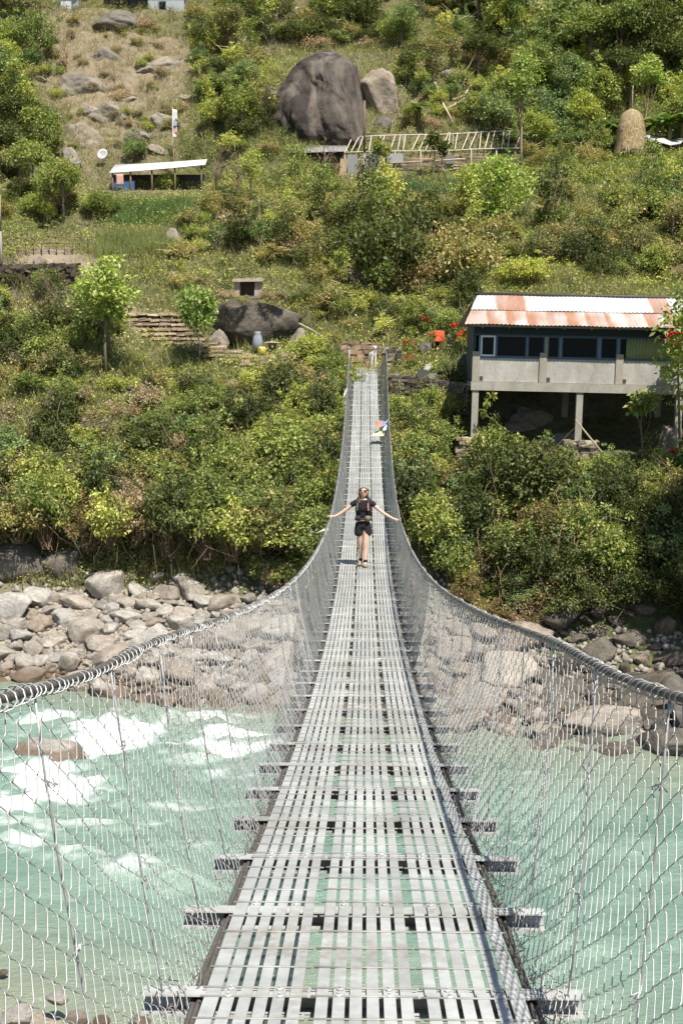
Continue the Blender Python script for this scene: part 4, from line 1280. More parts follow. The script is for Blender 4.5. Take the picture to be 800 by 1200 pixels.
# ---- hillside structures
def gz(px, py): return Vector(hit(px, py))

# bare bamboo roof frame over a slatted cane wall
FB = gz(406, 209); FE = gz(616, 204)
FB = Vector(at(405, 208, 92.0)); FE = Vector(at(611, 203, 92.0))
fr = empty("shed_frame", FB); tag(fr, "long unfinished shed of brown cane walls under a bare whitish pole roof frame", "shed")
d = (FE - FB); d.z = 0; L = d.length
mb = MB(); rr = random.Random(9)
def fl(px, py, Y): return Vector(at(px, py, Y)) - FB
eaveL, eaveR = fl(404, 179, 92.0), fl(611, 174, 92.0)
ridL, ridR = fl(413, 161, 94.6), fl(619, 153, 94.6)
for nm, p, q, w in (("eave_pole", eaveL, eaveR, .085), ("ridge_pole", ridL, ridR, .085)):
    m1 = MB(); m1.tube([p + (q - p) * t + Vector((0, 0, .04 * math.sin(t * 9))) for t in np.linspace(0, 1, 9)], w / 2 + .01, 6, 0, (1.05, 1.02, 1.0)); m1.build(nm, M['bamboo'], fr)
for k_ in range(25):
    t = k_ / 24 + rr.uniform(-.012, .012); t2 = t + rr.uniform(-.02, .02) - .01
    t = min(max(t, 0), 1); t2 = min(max(t2, 0), 1)
    m1 = MB(); m1.tube([eaveL.lerp(eaveR, t) + Vector((0, -.15, -.02)), ridL.lerp(ridR, t2) + Vector((0, .05, .06))], 0.042, 6, 0, (1.1, 1.08, 1.05)); m1.build("rafter", M['bamboo'], fr)
for k_ in range(8):
    t = k_ / 7; p = eaveL.lerp(eaveR, t); g0 = FB.z
    m1 = MB(); m1.tube([(p.x, p.y, p.z + .1), (p.x, p.y, -0.25)], 0.055, 6, 0, (.8, .75, .7)); m1.build("post", M['bamboo'], fr)
    p = ridL.lerp(ridR, t)
    m1 = MB(); m1.tube([(p.x, p.y, p.z), (p.x, p.y, -0.25)], 0.055, 6, 0, (.55, .5, .45)); m1.build("post", M['bamboo'], fr)
m1 = MB()
for k_ in range(24):
    z = 0.05 + k_ * 0.066
    for s_ in range(6):
        a_, b_ = s_ / 6 + rr.uniform(-.02, .02), (s_ + 1) / 6 + rr.uniform(-.02, .03)
        if rr.random() < .14: continue
        p = eaveL.lerp(eaveR, max(0, a_)); q = eaveL.lerp(eaveR, min(1, b_)); s2 = rr.uniform(.6, 1.25)
        m1.tube([(p.x, p.y + .06, z + rr.uniform(-.02, .02)), ((p.x + q.x) / 2, p.y + .06, z + rr.uniform(-.03, .03)), (q.x, q.y + .06, z + rr.uniform(-.02, .02))], 0.028, 5, 0, (s2, s2 * .84, s2 * .7))
m1.build("cane_wall", M['bamboo'], fr)
m1 = MB()
for k_, (a_, b_) in enumerate(((.015, .07), (.14, .19), (.24, .33), (.57, .62))):
    p = eaveL.lerp(eaveR, a_); q = eaveL.lerp(eaveR, b_); z0, z1 = ((.1, 1.55), (.1, 1.6), (1.0, 1.62), (.9, 1.5))[k_]; s2 = (.42, .34, .56, .3)[k_]
    m1 = MB(); m1.box(((p.x + q.x) / 2, p.y - .12, (z0 + z1) / 2), (q.x - p.x, 0.03, z1 - z0), None, 0, (s2 * .7, s2 * .7, s2 * .68)); m1.build('tin_panel', M['paint'], fr)
pass
m1 = MB()
m1.tube([fl(440, 192, 91.7), fl(500, 189, 91.7), fl(545, 186, 91.7)], 0.05, 6, 0, (.9, .85, .8)); m1.tube([fl(470, 196, 91.8), fl(500, 201, 91.8), fl(535, 198, 91.8)], 0.05, 6, 0, (.5, .42, .36))
m1.build("brace_pole", M['bamboo'], fr)

# dark lean-to under the boulder
HB = Vector(at(340, 211, 92.5)); hut = empty("lean_to", HB); tag(hut, "dark open wooden lean-to with a flat tin edge tucked under the big dark boulder", "shed")
def hl(px, py, Y): return Vector(at(px, py, Y)) - HB
mb = MB(); mb.sheet([[hl(338, 179, 92), hl(372, 178, 92), hl(408, 177, 92)], [hl(346, 171, 94.5), hl(375, 170, 94.5), hl(405, 170, 94.5)]], 0.05, 0, (.26, .25, .25)); mb.build("roof", M['paint'], hut)
for a in (341, 358, 380, 402):
    mb = MB(); mb.tube([hl(a, 179, 92.2), hl(a, 214, 92.2)], 0.07, 6, 0, (.45, .4, .35)); mb.build("post", M['wood'], hut)
mb = MB()
for a, b in ((186, .4), (193, .5), (200, .35), (205, .45)):
    mb.bar(hl(340, a, 92.3), hl(402, a - 1, 92.3), 0.04, 0.13, 0, (b, b * .85, b * .7))
mb.box(hl(371, 195, 94.2), (3.9, 0.06, 1.9), None, 0, (.14, .12, .1))
mb.build("plank_wall", M['wood'], hut)
mb = MB(); mb.box(hl(402, 197, 91.9), (0.5, 0.05, 1.25), Matrix.Rotation(.1, 3, 'Y'), 0, (1.3, 1.2, 1.05)); mb.build("door_board", M['wood'], hut)

# long white-roofed shed, left
SB = Vector(at(132, 227, 89.5)); sh = empty("white_roofed_shed", SB); tag(sh, "low shed with a long white sheet roof and blue wall behind the green crop", "shed")
def sl_(px, py, Y): return Vector(at(px, py, Y)) - SB
fr_pts = [sl_(128, 202.5, 89.3), sl_(165, 199.5, 89.3), sl_(200, 196.5, 89.3), sl_(240, 192.5, 89.3)]
bk_pts = [sl_(135, 193, 92.0), sl_(170, 191.5, 92.0), sl_(202, 189.5, 92.0), sl_(243, 186.5, 92.0)]
mb = MB(); mb.sheet([fr_pts, bk_pts], 0.05, 0, (0.78, 0.79, 0.78)); mb.build("roof", M['paint'], sh)
for a, t in ((132, 202), (153, 200.5), (178, 198.5), (205, 196), (236, 193)):
    mb = MB(); mb.tube([sl_(a, t, 89.5), (sl_(a, t, 89.5).x, 0, -0.4)], 0.06, 6, 0, (.5, .45, .4)); mb.build("post", M['wood'], sh)
mb = MB(); p, q = sl_(132, 226, 89.6), sl_(158, 226, 89.6); mb.box(((p.x + q.x) / 2, 0.12, .45), (q.x - p.x, .05, .9), None, 0, (.055, .13, .27)); mb.build("blue_wall", M['paint'], sh)
mb = MB(); p, q = sl_(132, 226, 91.8), sl_(240, 226, 91.8); mb.box(((p.x + q.x) / 2, 2.3, .75), (q.x - p.x, .08, 1.6), None, 0, (.07, .065, .06)); mb.build("back_wall", M['paint'], sh)
mb = MB(); o = Vector(at(136, 204, 89.2)); mb.sheet(cloth_sheet(o, Vector((.5, 0, 0)), Vector((.03, 0, -.75)), 6, 6, .05, 4), .01, 0, (.62, .36, .32)); tag(mb.build("hanging_cloth", M['cloth']), "pink cloth hanging under the eave of the white-roofed shed", "cloth")
# satellite dish
dp = gz(121, 196); dish = empty("satellite_dish", dp); tag(dish, "round white satellite dish on a short mast above the white-roofed shed", "satellite dish")
mb = MB(); c = Vector((0, 0, .85)); rotd = Euler((R(68), 0, R(-12))).to_matrix()
prof = [(0.02, 0.0), (.16, .02), (.29, .06), (.40, .12), (.415, .14), (.29, .075), (.02, .02)]
mb.lathe(prof, n=20, col=(.5, .5, .49)); mb.v = [tuple(rotd @ Vector(v) + c) for v in mb.v]; mb.build("reflector", M['paint'], dish)
mb = MB(); mb.tube([(0, 0.06, -.3), (0, .06, .85)], .035, 7); mb.tube([c, c + rotd @ Vector((0, 0, .5))], .015, 5); mb.build("mast", M['steel'], dish)
# prayer flag mast
pb = gz(203, 190); fm_ = empty("prayer_flag_mast", pb); tag(fm_, "thin pole flying a faded white, red and blue prayer flag above the white-roofed shed", "flag pole")
ztop = at(203, 126, pb.y)[2] - pb.z
mb = MB(); mb.tube([(0, 0, -.3), (0.02, 0, ztop)], [.05, .025], 6, 0, (1.2, 1.15, 1.1)); mb.build("pole", M['bamboo'], fm_)
for i, (c, z0, z1, w) in enumerate((((.66, .65, .66), 0.0, .75, .32), ((.30, .38, .50), .75, 1.2, .30), ((.55, .34, .33), 1.2, 1.65, .30), ((.7, .66, .5), 1.65, 1.95, .26))):
    mb = MB(); mb.sheet(cloth_sheet(Vector((0.03, 0, ztop - .1 - z0)), Vector((w, .05, -.06)), Vector((-.02, 0, -(z1 - z0))), 4, 4, .04, i), .004, 0, c); mb.build("flag", M['cloth'], fm_)

# houses at the top of the picture
def hill_house(px0, px1, pyb, Y, H, wallc, roofc, label, seed):
    p0 = Vector(at(px0, pyb, Y)); W_ = at(px1, pyb, Y)[0] - p0.x
    o = empty("hill_house", p0); tag(o, label, "house")
    m1 = MB(); t = .15
    m1.box((W_ / 2, t / 2, H / 2 - .5), (W_, t, H + 1), None, 0, wallc); m1.box((W_ / 2, 4.5 - t / 2, H / 2 - .5), (W_, t, H + 1), None, 0, wallc)
    for x in (t / 2, W_ - t / 2): m1.box((x, 2.25, H / 2 - .5), (t, 4.5 - 2 * t, H + 1), None, 0, wallc)
    m1.build("wall", M['paint'], o)
    m1 = MB(); m1.sheet([[(-.4, -.6, H - .1), (W_ + .4, -.6, H - .1)], [(-.4, 2.25, H + 1.1), (W_ + .4, 2.25, H + 1.1)], [(-.4, 5.1, H - .1), (W_ + .4, 5.1, H - .1)]], .06, 0, roofc, False); m1.build("roof", M['paint'], o)
    return o, W_, H
hh_, W_, H_ = hill_house(174, 216, 17, 117.5, 2.6, (.44, .47, .49), (.14, .23, .34), "grey hillside house with a small dark window at the very top of the photo", 1)
m1 = MB(); m1.box((W_ * .40, -.02, 0.75), (.62, .05, .75), None, 0, (.10, .11, .12)); wn1 = m1.build("window", M['paint'], hh_); m1 = MB(); m1.box((W_ * .40, -.05, .75), (.5, .02, .62)); m1.build("pane", M['glass'], wn1)
hh2, W_, H_ = hill_house(122, 170, 9, 120.5, 1.2, (.10, .07, .07), (.15, .23, .36), "dark hut with a low blue tin roof left of the grey hillside house", 2)
m1 = MB(); m1.box((W_ * .5, -.02, .25), (1.1, .05, 1.3), None, 0, (.05, .04, .04)); m1.build("door", M['paint'], hh2)
hh3, W_, H_ = hill_house(62, 84, 12, 119.5, 2.2, (.62, .64, .66), (.2, .2, .22), "white walled hillside house half cut off by the top edge at the left", 3)
m1 = MB(); m1.box((W_ * .3, -.02, .9), (.5, .05, 1.6), None, 0, (.12, .13, .15)); m1.build("door", M['paint'], hh3)

M['straw_bit'] = surface('straw_ends', (0.44, 0.34, 0.20), 0.95, 0.3, 9, use_col=True, bmp=0)
# haystack on stilts with its pole
hp_ = gz(739, 186); hs_ = empty("haystack", hp_); tag(hs_, "tall rounded golden haystack raised on short stilts on the upper right terrace", "haystack")
sc = hp_.y / 1500.0; hw = 16.5 * sc; z0 = 6 * sc; z1 = at(738, 128, hp_.y)[2] - hp_.z
mb = MB(); rr = random.Random(2)
zh = z1 - z0
prof = [(.25 * hw, z0 + .18), (.98 * hw, z0 - .04), (1.16 * hw, z0 + .03), (1.08 * hw, z0 + .12 * zh), (1.0 * hw, z0 + .3 * zh), (.95 * hw, z0 + .5 * zh), (.88 * hw, z0 + .66 * zh), (.77 * hw, z0 + .8 * zh), (.62 * hw, z0 + .9 * zh), (.38 * hw, z0 + .965 * zh), (.12 * hw, z1 + .03)]
mb.lathe(prof, (-.06, 0, 0), 30, 0, (1, 1, 1), True, .035, rr)
st = mb.build("stack", M['hay'], hs_)
mb = MB()
for k_ in range(4200):      # loose straw ends
    a = rr.uniform(0, 6.283); t = rr.random(); z = z0 + t * (z1 - z0) * .97
    r_ = np.interp(z, [p_[1] for p_ in prof[2:]], [p_[0] for p_ in prof[2:]])
    p = Vector((-.06 + r_ * math.cos(a), r_ * math.sin(a), z)); q = p + Vector((math.cos(a) * rr.uniform(.01, .16) + rr.uniform(-.08, .08), math.sin(a) * rr.uniform(.01, .10), rr.uniform(-.4, -.1)))
    s2 = rr.uniform(.5, 1.3); w2 = Vector((-math.sin(a), math.cos(a), 0)) * .016
    mb.add([p - w2, p + w2, q], [(0, 1, 2)], 0, (s2, s2, s2 * .9))
tag(mb.build('loose_straw', M['straw_bit'], st), kind='stuff')
mb = MB(); mb.tube([(-.06, 0, z1 - .3), (-.02, 0, z1 + 1.7)], [.05, .03], 6, 0, (.8, .75, .7)); mb.build("pole", M['bamboo'], hs_)
for k_ in range(6):
    a = k_ * 1.05 + .3; mb = MB(); mb.tube([(.75 * hw * math.cos(a), .75 * hw * math.sin(a), -.3), (.75 * hw * math.cos(a), .75 * hw * math.sin(a), z0 + .12)], .05, 6, 0, (.8, .75, .7)); mb.build("stilt", M['bamboo'], hs_)
# low pale shelter behind the haystack
tb = Vector(at(757, 180, 96.5)); tt = empty("low_shelter", tb); tag(tt, "low shelter with pale sagging roof sheets right of the haystack", "shelter")
def tl(px, py, Y): return Vector(at(px, py, Y)) - tb
mb = MB(); mb.sheet([[tl(755, 160, 96), tl(768, 165, 95.6), tl(785, 170, 95.6), tl(797, 168, 95.8)], [tl(758, 157, 97.5), tl(772, 159, 97.5), tl(788, 163, 97.5), tl(802, 162, 97.5)]], .05, 0, (.50, .48, .46)); mb.build("roof", M['paint'], tt)
for a, b in ((757, 161), (771, 166), (795, 168)):
    mb = MB(); mb.tube([tl(a, b, 96), tl(a, 184, 96)], .04, 6, 0, (.8, .7, .6)); mb.build("post", M['bamboo'], tt)
mb = MB(); mb.box(tl(766, 173, 96.6), (1.1, .05, .8), None, 0, (.26, .24, .22)); mb.build("side_wall", M['paint'], tt)

# poles
def pole(px, pyt, pyb, r, label, cols, name="utility_pole"):
    p = gz(px, pyb); z = at(px, pyt, p.y)[2] - p.z
    o = empty(name, p); tag(o, label, "pole")
    m1 = MB(); m1.tube([(0, 0, -.4), (0, 0, z * cols[0])], r, 8, 0, cols[1]); m1.build("lower_shaft", M['paint'], o)
    m1 = MB(); m1.tube([(0, 0, z * cols[0]), (0.02, 0, z)], r * .75, 8, 0, cols[2]); m1.build("upper_shaft", M['paint'], o)
    return o
pole(426.5, 118, 222, .085, "tall two-toned utility pole, grey below and rusty brown above, standing before the boulders", (.42, (.28, .29, .29), (.20, .13, .10)))
pole(2.5, 228, 316, .07, "grey wooden pole at the left edge of the photo beside the cane fence", (.5, (.30, .27, .22), (.33, .29, .24)), "wooden_pole")
p = gz(153, 478); o = empty("field_post", p); tag(o, "thin pale stake topped with a small dark bundle on the grassy left slope", "stake")
mb = MB(); zt = at(152, 456, p.y)[2] - p.z; mb.tube([(0, 0, -.2), (-.03, 0, zt)], .03, 6, 0, (1, .95, .9)); mb.build("stake", M['bamboo'], o)
mb = MB(); mb.lathe([(.03, -.1), (.13, -.03), (.14, .06), (.05, .15)], (-.03, 0, zt), 9, 0, (.08, .07, .06), wob=.15, rng=random.Random(1)); mb.build("bundle", M['cloth'], o)

# cane fence on the upper left terrace
fn = empty("cane_fence", gz(40, 300)); tag(fn, "rough cane rail fence round the small plot on the left terrace", "fence")
base = fn.location.copy(); rr = random.Random(4)
fpx = np.linspace(-14, 112, 15); tops = []
for a in fpx:
    g_ = Vector(hit(a, 301 - 3 * (a / 112))) - base; hh = rr.uniform(1.0, 1.35)
    m1 = MB(); m1.tube([g_ + Vector((0, 0, -.2)), g_ + Vector((rr.uniform(-.05, .05), 0, hh))], .028, 5, 0, (.38, .32, .26)); m1.build("post", M['bamboo'], fn); tops.append(g_)
for lv in (.32, .66, 1.0):
    m1 = MB(); m1.tube([t_ + Vector((0, -.05, lv + rr.uniform(-.05, .05))) for t_ in tops], .022, 5, 0, (.42, .36, .28)); m1.build("rail", M['bamboo'], fn)

# retaining wall under that terrace
a, b = gz(-12, 331), gz(92, 328)
w = stone_wall("retaining_wall", a - Vector((0, 0, .5)), b - Vector((0, 0, .5)), 1.35, .8, .26, 15, col=(.36, .32, .28), jit=.07); tag(w, "dark rough stone retaining wall below the cane fence at the left", "stone wall")

# stone steps down to the bridge path
stp = empty("stone_steps", gz(200, 392)); tag(stp, "broad worn stone steps on the dirt path climbing away left of the footbridge", "steps")
base = stp.location.copy(); rr = random.Random(6)
edge = [(143, 371, 205), (150, 377, 212), (157, 383, 214), (163, 389, 219), (168, 394, 228), (178, 399, 236), (190, 404, 246), (207, 409, 256), (222, 414, 274), (238, 419, 290), (258, 424, 322), (282, 429, 356)]
for (xa, py, xb) in edge:
    y_ = hit((xa + xb) / 2, py)
    a_, b_ = Vector(at(xa, py - 1, y_[1])), Vector(at(xb, py + 2, y_[1])); z_ = y_[2] + 0.10
    m1 = MB(); x = a_.x
    while x < b_.x:
        w = rr.uniform(.45, .95); s2 = rr.uniform(.75, 1.2)
        m1.box(Vector((min(x + w / 2, b_.x), y_[1] + rr.uniform(-.06, .06), z_ - .02 + rr.uniform(-.03, .03))) - base, (w * .96, .75, .12), Matrix.Rotation(rr.uniform(-.06, .06), 3, 'Z'), 0, (1.45 * s2, 1.3 * s2, 1.15 * s2), .03, rr); x += w
    m1.build("step", M['stone'], stp)

# little stone shrine on the overhanging rock
sp_ = Vector(at(291, 347, 66.6)); shr = empty("stone_shrine", sp_); tag(shr, "small open-fronted stone shrine with a slab roof on top of the overhanging rock", "shrine")
mb = MB()
for x, w in ((-.55, .26), (.52, .34)): mb.box((x, .1, .32), (w, .8, .84), None, 0, (1.5, 1.4, 1.25), .03, random.Random(1))
mb.box((0, .45, .32), (.8, .12, .8), None, 0, (.5, .45, .4)); mb.box((0, 0, -.07), (1.5, 1.0, .14), None, 0, (.9, .85, .8), .03, random.Random(2)); mb.build("walls", M['stone'], shr)
mb = MB(); mb.box((0, .05, .80), (1.55, 1.1, .13), Matrix.Rotation(-.03, 3, 'Y'), 0, (1.6, 1.5, 1.4), .04, random.Random(3)); mb.build("roof_slab", M['stone'], shr)
# ------------------------------------------------------------------ rocks
import bmesh
def rock_mesh(seed, sub=3, rough=.16, planes=15, flatz=.74):
    bm = bmesh.new(); bmesh.ops.create_icosphere(bm, subdivisions=sub, radius=1.0)
    co = np.array([v.co[:] for v in bm.verts]); g = np.random.default_rng(seed)
    for k in range(planes):
        n = g.normal(size=3); n /= np.linalg.norm(n); dd = g.uniform(.52, .88)
        ex = np.clip(co @ n - dd, 0, None); co -= ex[:, None] * n[None] * .88
    ang = co * 1.4 + seed
    nz = fbm(ang[:, 0] + ang[:, 2] * .7, ang[:, 1] - ang[:, 2] * .5, seed, 4) + .45 * fbm(ang[:, 0] * 3.3, ang[:, 1] * 3.3 + ang[:, 2] * 3.1, seed + 5, 3)
    co *= (1 + rough * nz)[:, None]; co[:, 2] *= flatz
    for v, c in zip(bm.verts, co): v.co = c
    me = bpy.data.meshes.new("rock"); bm.to_mesh(me); bm.free()
    me.polygons.foreach_set("use_smooth", [True] * len(me.polygons))
    return me
ROCKS = [rock_mesh(s, 4) for s in range(12)]
BIGROCKS = [rock_mesh(s + 40, 4, .16, 13, .85) for s in range(5)]
CRAGS = [rock_mesh(s + 60, 5, .24, 16, .8) for s in range(4)]
_rk = {}
def rock(me, p, size, label, group=None, m='rock', rz=None, seed=0, name="rock", sink=.25, tilt=.25, cat="rock"):
    key = (me.name, m)
    if key not in _rk:
        c = me.copy(); c.materials.clear(); c.materials.append(M[m]); _rk[key] = c
    rr = random.Random(seed)
    o = bpy.data.objects.new(name, _rk[key]); C.objects.link(o)
    s = size if isinstance(size, (tuple, list)) else (size * rr.uniform(.9, 1.4), size * rr.uniform(.7, 1.05), size * rr.uniform(.6, 1.1))
    o.scale = s; o.rotation_euler = (rr.uniform(-tilt, tilt), rr.uniform(-tilt, tilt), rr.uniform(0, 6.28) if rz is None else rz)
    o.location = (p[0], p[1], p[2] + s[2] * (.72 - 2 * sink) * .6)
    return tag(o, label, cat, group)

placed = []
def rock_px(px, py, w_px, label, me=None, asp=(1, 1, 1), m='rock', rz=0.0, seed=1, name="rock", sink=.25, tilt=.12, Y=None, z=None, group=None):
    p = hit(px, py) if Y is None else at(px, py, Y)
    if z is not None: p = on_plane(px, py, z)
    r_ = w_px / 1500 * p[1] / 2
    o = rock(me or BIGROCKS[seed % 5], p, (r_ * asp[0], r_ * asp[1], r_ * asp[2]), label, group, m, rz, seed, name, sink, tilt, "boulder" if name == "boulder" else "rock")
    placed.append((p[0], p[1], r_ * .9))
    return o
# named ones on the beach
rock_px(127, 692, 62, "rounded pale boulder at the top of the stony beach below the bushes on the left", asp=(1, .9, .95), seed=1, name="boulder")
rock_px(197, 698, 36, "grey rounded boulder beside the big pale one at the foot of the left bank bushes", asp=(1, .9, 1), seed=2, name="boulder", m='boulder_pale')
rock_px(46, 738, 36, "pale flat-faced rock at the middle of the left beach", asp=(1, .8, .95), seed=3, m='boulder_pale')
rock_px(182, 752, 52, "large smooth grey rock just above the left handrail", asp=(1, .7, .85), seed=4)
rock_px(158, 760, 36, "brownish sharp-edged rock leaning on the smooth grey rock above the left handrail", asp=(1, .8, 1), seed=5)
rock_px(38, 800, 56, "broad cream-coloured rock at the water's edge on the far left", asp=(1, .8, .62), seed=6)
rock_px(75, 772, 40, "sandy low rock behind the cream-coloured one at the water's edge", asp=(1.1, .8, .6), seed=7)
rock_px(215, 722, 32, "oblong pale rock at the right end of the left beach", asp=(1.2, .8, .7), seed=8)
rock_px(108, 725, 30, "square-cut grey rock in the middle of the left beach", asp=(1, .8, .8), seed=9)
rock_px(10, 668, 120, "dark shaded rock face under the overhanging bushes at the left edge", asp=(1, .5, .62), m='rock_dark', seed=10, name="boulder", sink=.3)  # this rock and the next carry the undercut's shade in their colour
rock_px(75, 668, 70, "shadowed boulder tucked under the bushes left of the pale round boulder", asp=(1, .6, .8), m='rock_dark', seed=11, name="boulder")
rock_px(60, 884, 92, "brown wet boulder standing in the white rapids on the left", asp=(1, .75, .62), z=0.05, seed=12, name="boulder", sink=.28)
# through the netting on the right
rock_px(590, 800, 84, "large pale sunlit boulder seen through the right netting, nearest the top of the bank", asp=(1, .8, .95), seed=13, name="boulder")
rock_px(556, 832, 92, "large tan boulder low at the water seen through the right netting", z=0.1, asp=(1, .8, .8), seed=14, name="boulder")
rock_px(628, 845, 40, "small bright tan boulder beside the right netting's far rods", z=0.1, asp=(1, .9, .8), seed=15)
rock_px(712, 852, 130, "long grey rock slab along the water behind the right netting", z=0.1, asp=(1, .5, .42), seed=16, m='boulder_pale', name="boulder")
rock_px(500, 832, 70, "pale boulder close beside the deck on the right at the far waterline", z=0.1, asp=(1, .8, .7), seed=17, name="boulder")
rock_px(530, 770, 60, "grey boulder high on the bank behind the right netting", asp=(1, .8, .9), seed=18, m='boulder_pale', name="boulder")
rock_px(700, 770, 60, "dark rounded boulder in the shade above the right handrail", asp=(1, .8, .8), seed=19, m='rock_dark', name="boulder")  # the dark right-bank stones have painted shade in their colour
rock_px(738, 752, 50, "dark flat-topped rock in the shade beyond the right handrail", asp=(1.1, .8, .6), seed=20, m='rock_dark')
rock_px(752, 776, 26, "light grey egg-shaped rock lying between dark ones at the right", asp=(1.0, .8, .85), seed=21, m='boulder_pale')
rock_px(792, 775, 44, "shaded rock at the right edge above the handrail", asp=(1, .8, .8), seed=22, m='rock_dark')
# near shore, bottom left
for i, (px, py, w, mm, lb) in enumerate(((66, 1170, 34, 'rock', "small cream stone alone in the shallows at the bottom left"), (4, 1140, 16, 'rock', "round orange-brown stone at the left edge of the near shallows"), (22, 1192, 52, 'rock', "broad pale stone in the bottom left corner"), (92, 1193, 30, 'rock', "tan stone at the bottom edge left of the deck"), (118, 1198, 26, 'rock', "reddish stone half under water at the bottom edge"), (165, 1200, 34, 'rock', "brown flat stone just left of the crossbeam at the bottom"), (300, 1194, 30, 'rock', "rust coloured stone seen down through the deck gaps"))):
    rock_px(px, py, w, lb, ROCKS[i], asp=(1, .9, .8), m=mm, z=(.42, .1, .5, .3, .1, .15, .1)[i], seed=30 + i, sink=.3)
# the mass of beach stones: big ones first, then smaller, none through another
rr = random.Random(77); cnt = 0
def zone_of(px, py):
    if px > 640: return "dark", "shaded dark stones by the river on the right", 'rock_dark'  # dark zone: stone colour with the bank's shade painted in
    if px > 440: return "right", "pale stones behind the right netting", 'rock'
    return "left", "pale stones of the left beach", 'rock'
LBL = {"left": ("pale grey {} among the stones of the left beach", "beach stones on the left"), "right": ("tan {} seen through the netting right of the deck", "stones behind the right netting"), "dark": ("dark shaded {} on the right bank under the cliff", "stones in the shade on the right")}
GX_ = []
for size, want in ((.88, 46), (.62, 80), (.43, 110), (.29, 60)):
    got = 0
    for tries in range(6000):
        if got >= want: break
        u = rr.random()
        if u < .60: px, py = rr.uniform(-25, 405), rr.uniform(676, 838)
        elif u < .77: px, py = rr.uniform(445, 650), rr.uniform(735, 866)
        else: px, py = rr.uniform(640, 825), rr.uniform(715, 890)
        if px < 260 and py < 690 - .1 * px + 20: 
            if rr.random() < .6: continue
        if px > 240 and px < 405 and py < 705: continue
        p = hit(px, py)
        if p is None or p[2] < -.15 or p[1] > 51.5: continue
        r_ = size * rr.uniform(.78, 1.2)
        if any((p[0] - a) ** 2 + (p[1] - b) ** 2 < (r_ * .7 + c * .7) ** 2 for a, b, c in placed): continue
        placed.append((p[0], p[1], r_)); z, _, mm = zone_of(px, py)
        kind = "rounded rock" if size > .7 else "angular rock" if size > .5 else "small rock" if size > .35 else "small stone"
        if mm == 'rock' and rr.random() < (.75 if z == 'right' else .25): mm = 'boulder_pale'
        lb, gr = LBL[z]
        rock(ROCKS[rr.randint(0, 11)], p, r_, lb.format(kind), gr, mm, None, rr.randint(0, 99999), "rock", .22, .35)
        got += 1
# gravel and cobbles between them: one mass
g = np.random.default_rng(4); bm = bmesh.new(); bmesh.ops.create_icosphere(bm, subdivisions=1, radius=1.0)
iv = np.array([v.co[:] for v in bm.verts]); itf = np.array([[v.index for v in f.verts] for f in bm.faces]); bm.free()
N = 9000
gy = g.uniform(40, 51, N); gx = g.uniform(-.31, .29, N) * gy; gzv = h(gx, gy); keep = (gzv > -.2) & (gzv < 3.0) & ~((gx > 4.5) & (gzv > 1.5)); gx, gy, gzv = gx[keep], gy[keep], gzv[keep]
gx2 = g.uniform(-8, 8, 160); gy2 = g.uniform(19, 26, 160); gz2 = h(gx2, gy2); k2 = (gz2 > -.25) & (gz2 < .8); gx = np.concatenate([gx, gx2[k2]]); gy = np.concatenate([gy, gy2[k2]]); gzv = np.concatenate([gzv, gz2[k2]])
N = len(gx); s = g.uniform(.05, .2, N) * g.uniform(.6, 1, N)
vv = iv[None] * g.uniform(.75, 1.25, (N, len(iv), 1)) * s[:, None, None] * g.uniform(.6, 1.2, (N, 1, 3)) + np.stack([gx, gy, gzv + s * .3], 1)[:, None]
ff = itf[None] + (np.arange(N) * len(iv))[:, None, None]
tag(link_mesh("gravel", np_mesh("gravel", vv.reshape(-1, 3), ff.reshape(-1, 3), smooth=False), None, M['rock']), kind='stuff')

# hillside boulders
bb = at(368, 178, 95.0)
def boulder_poly(px0, px1, pyt, pyb, Y, label, m, seed, asp_y=.8, nudge=0, name="boulder", tilt=0):
    """a single rounded block of real depth with its foot in the slope"""
    A = at((px0 + px1) / 2, pyb, Y); w = (px1 - px0) / 1500 * Y; hh = (pyb - pyt) / 1500 * Y
    me = rock_mesh(seed, 5, .2, 9, 1.0); me.materials.append(M[m])
    o = link_mesh(name, me); o.scale = (w / 2 * 1.08, w / 2 * asp_y, hh * .62); o.location = (A[0], A[1] + w / 2 * asp_y * .5, A[2] + hh * .42); o.rotation_euler = (0, R(tilt), nudge)
    return tag(o, label, "boulder")
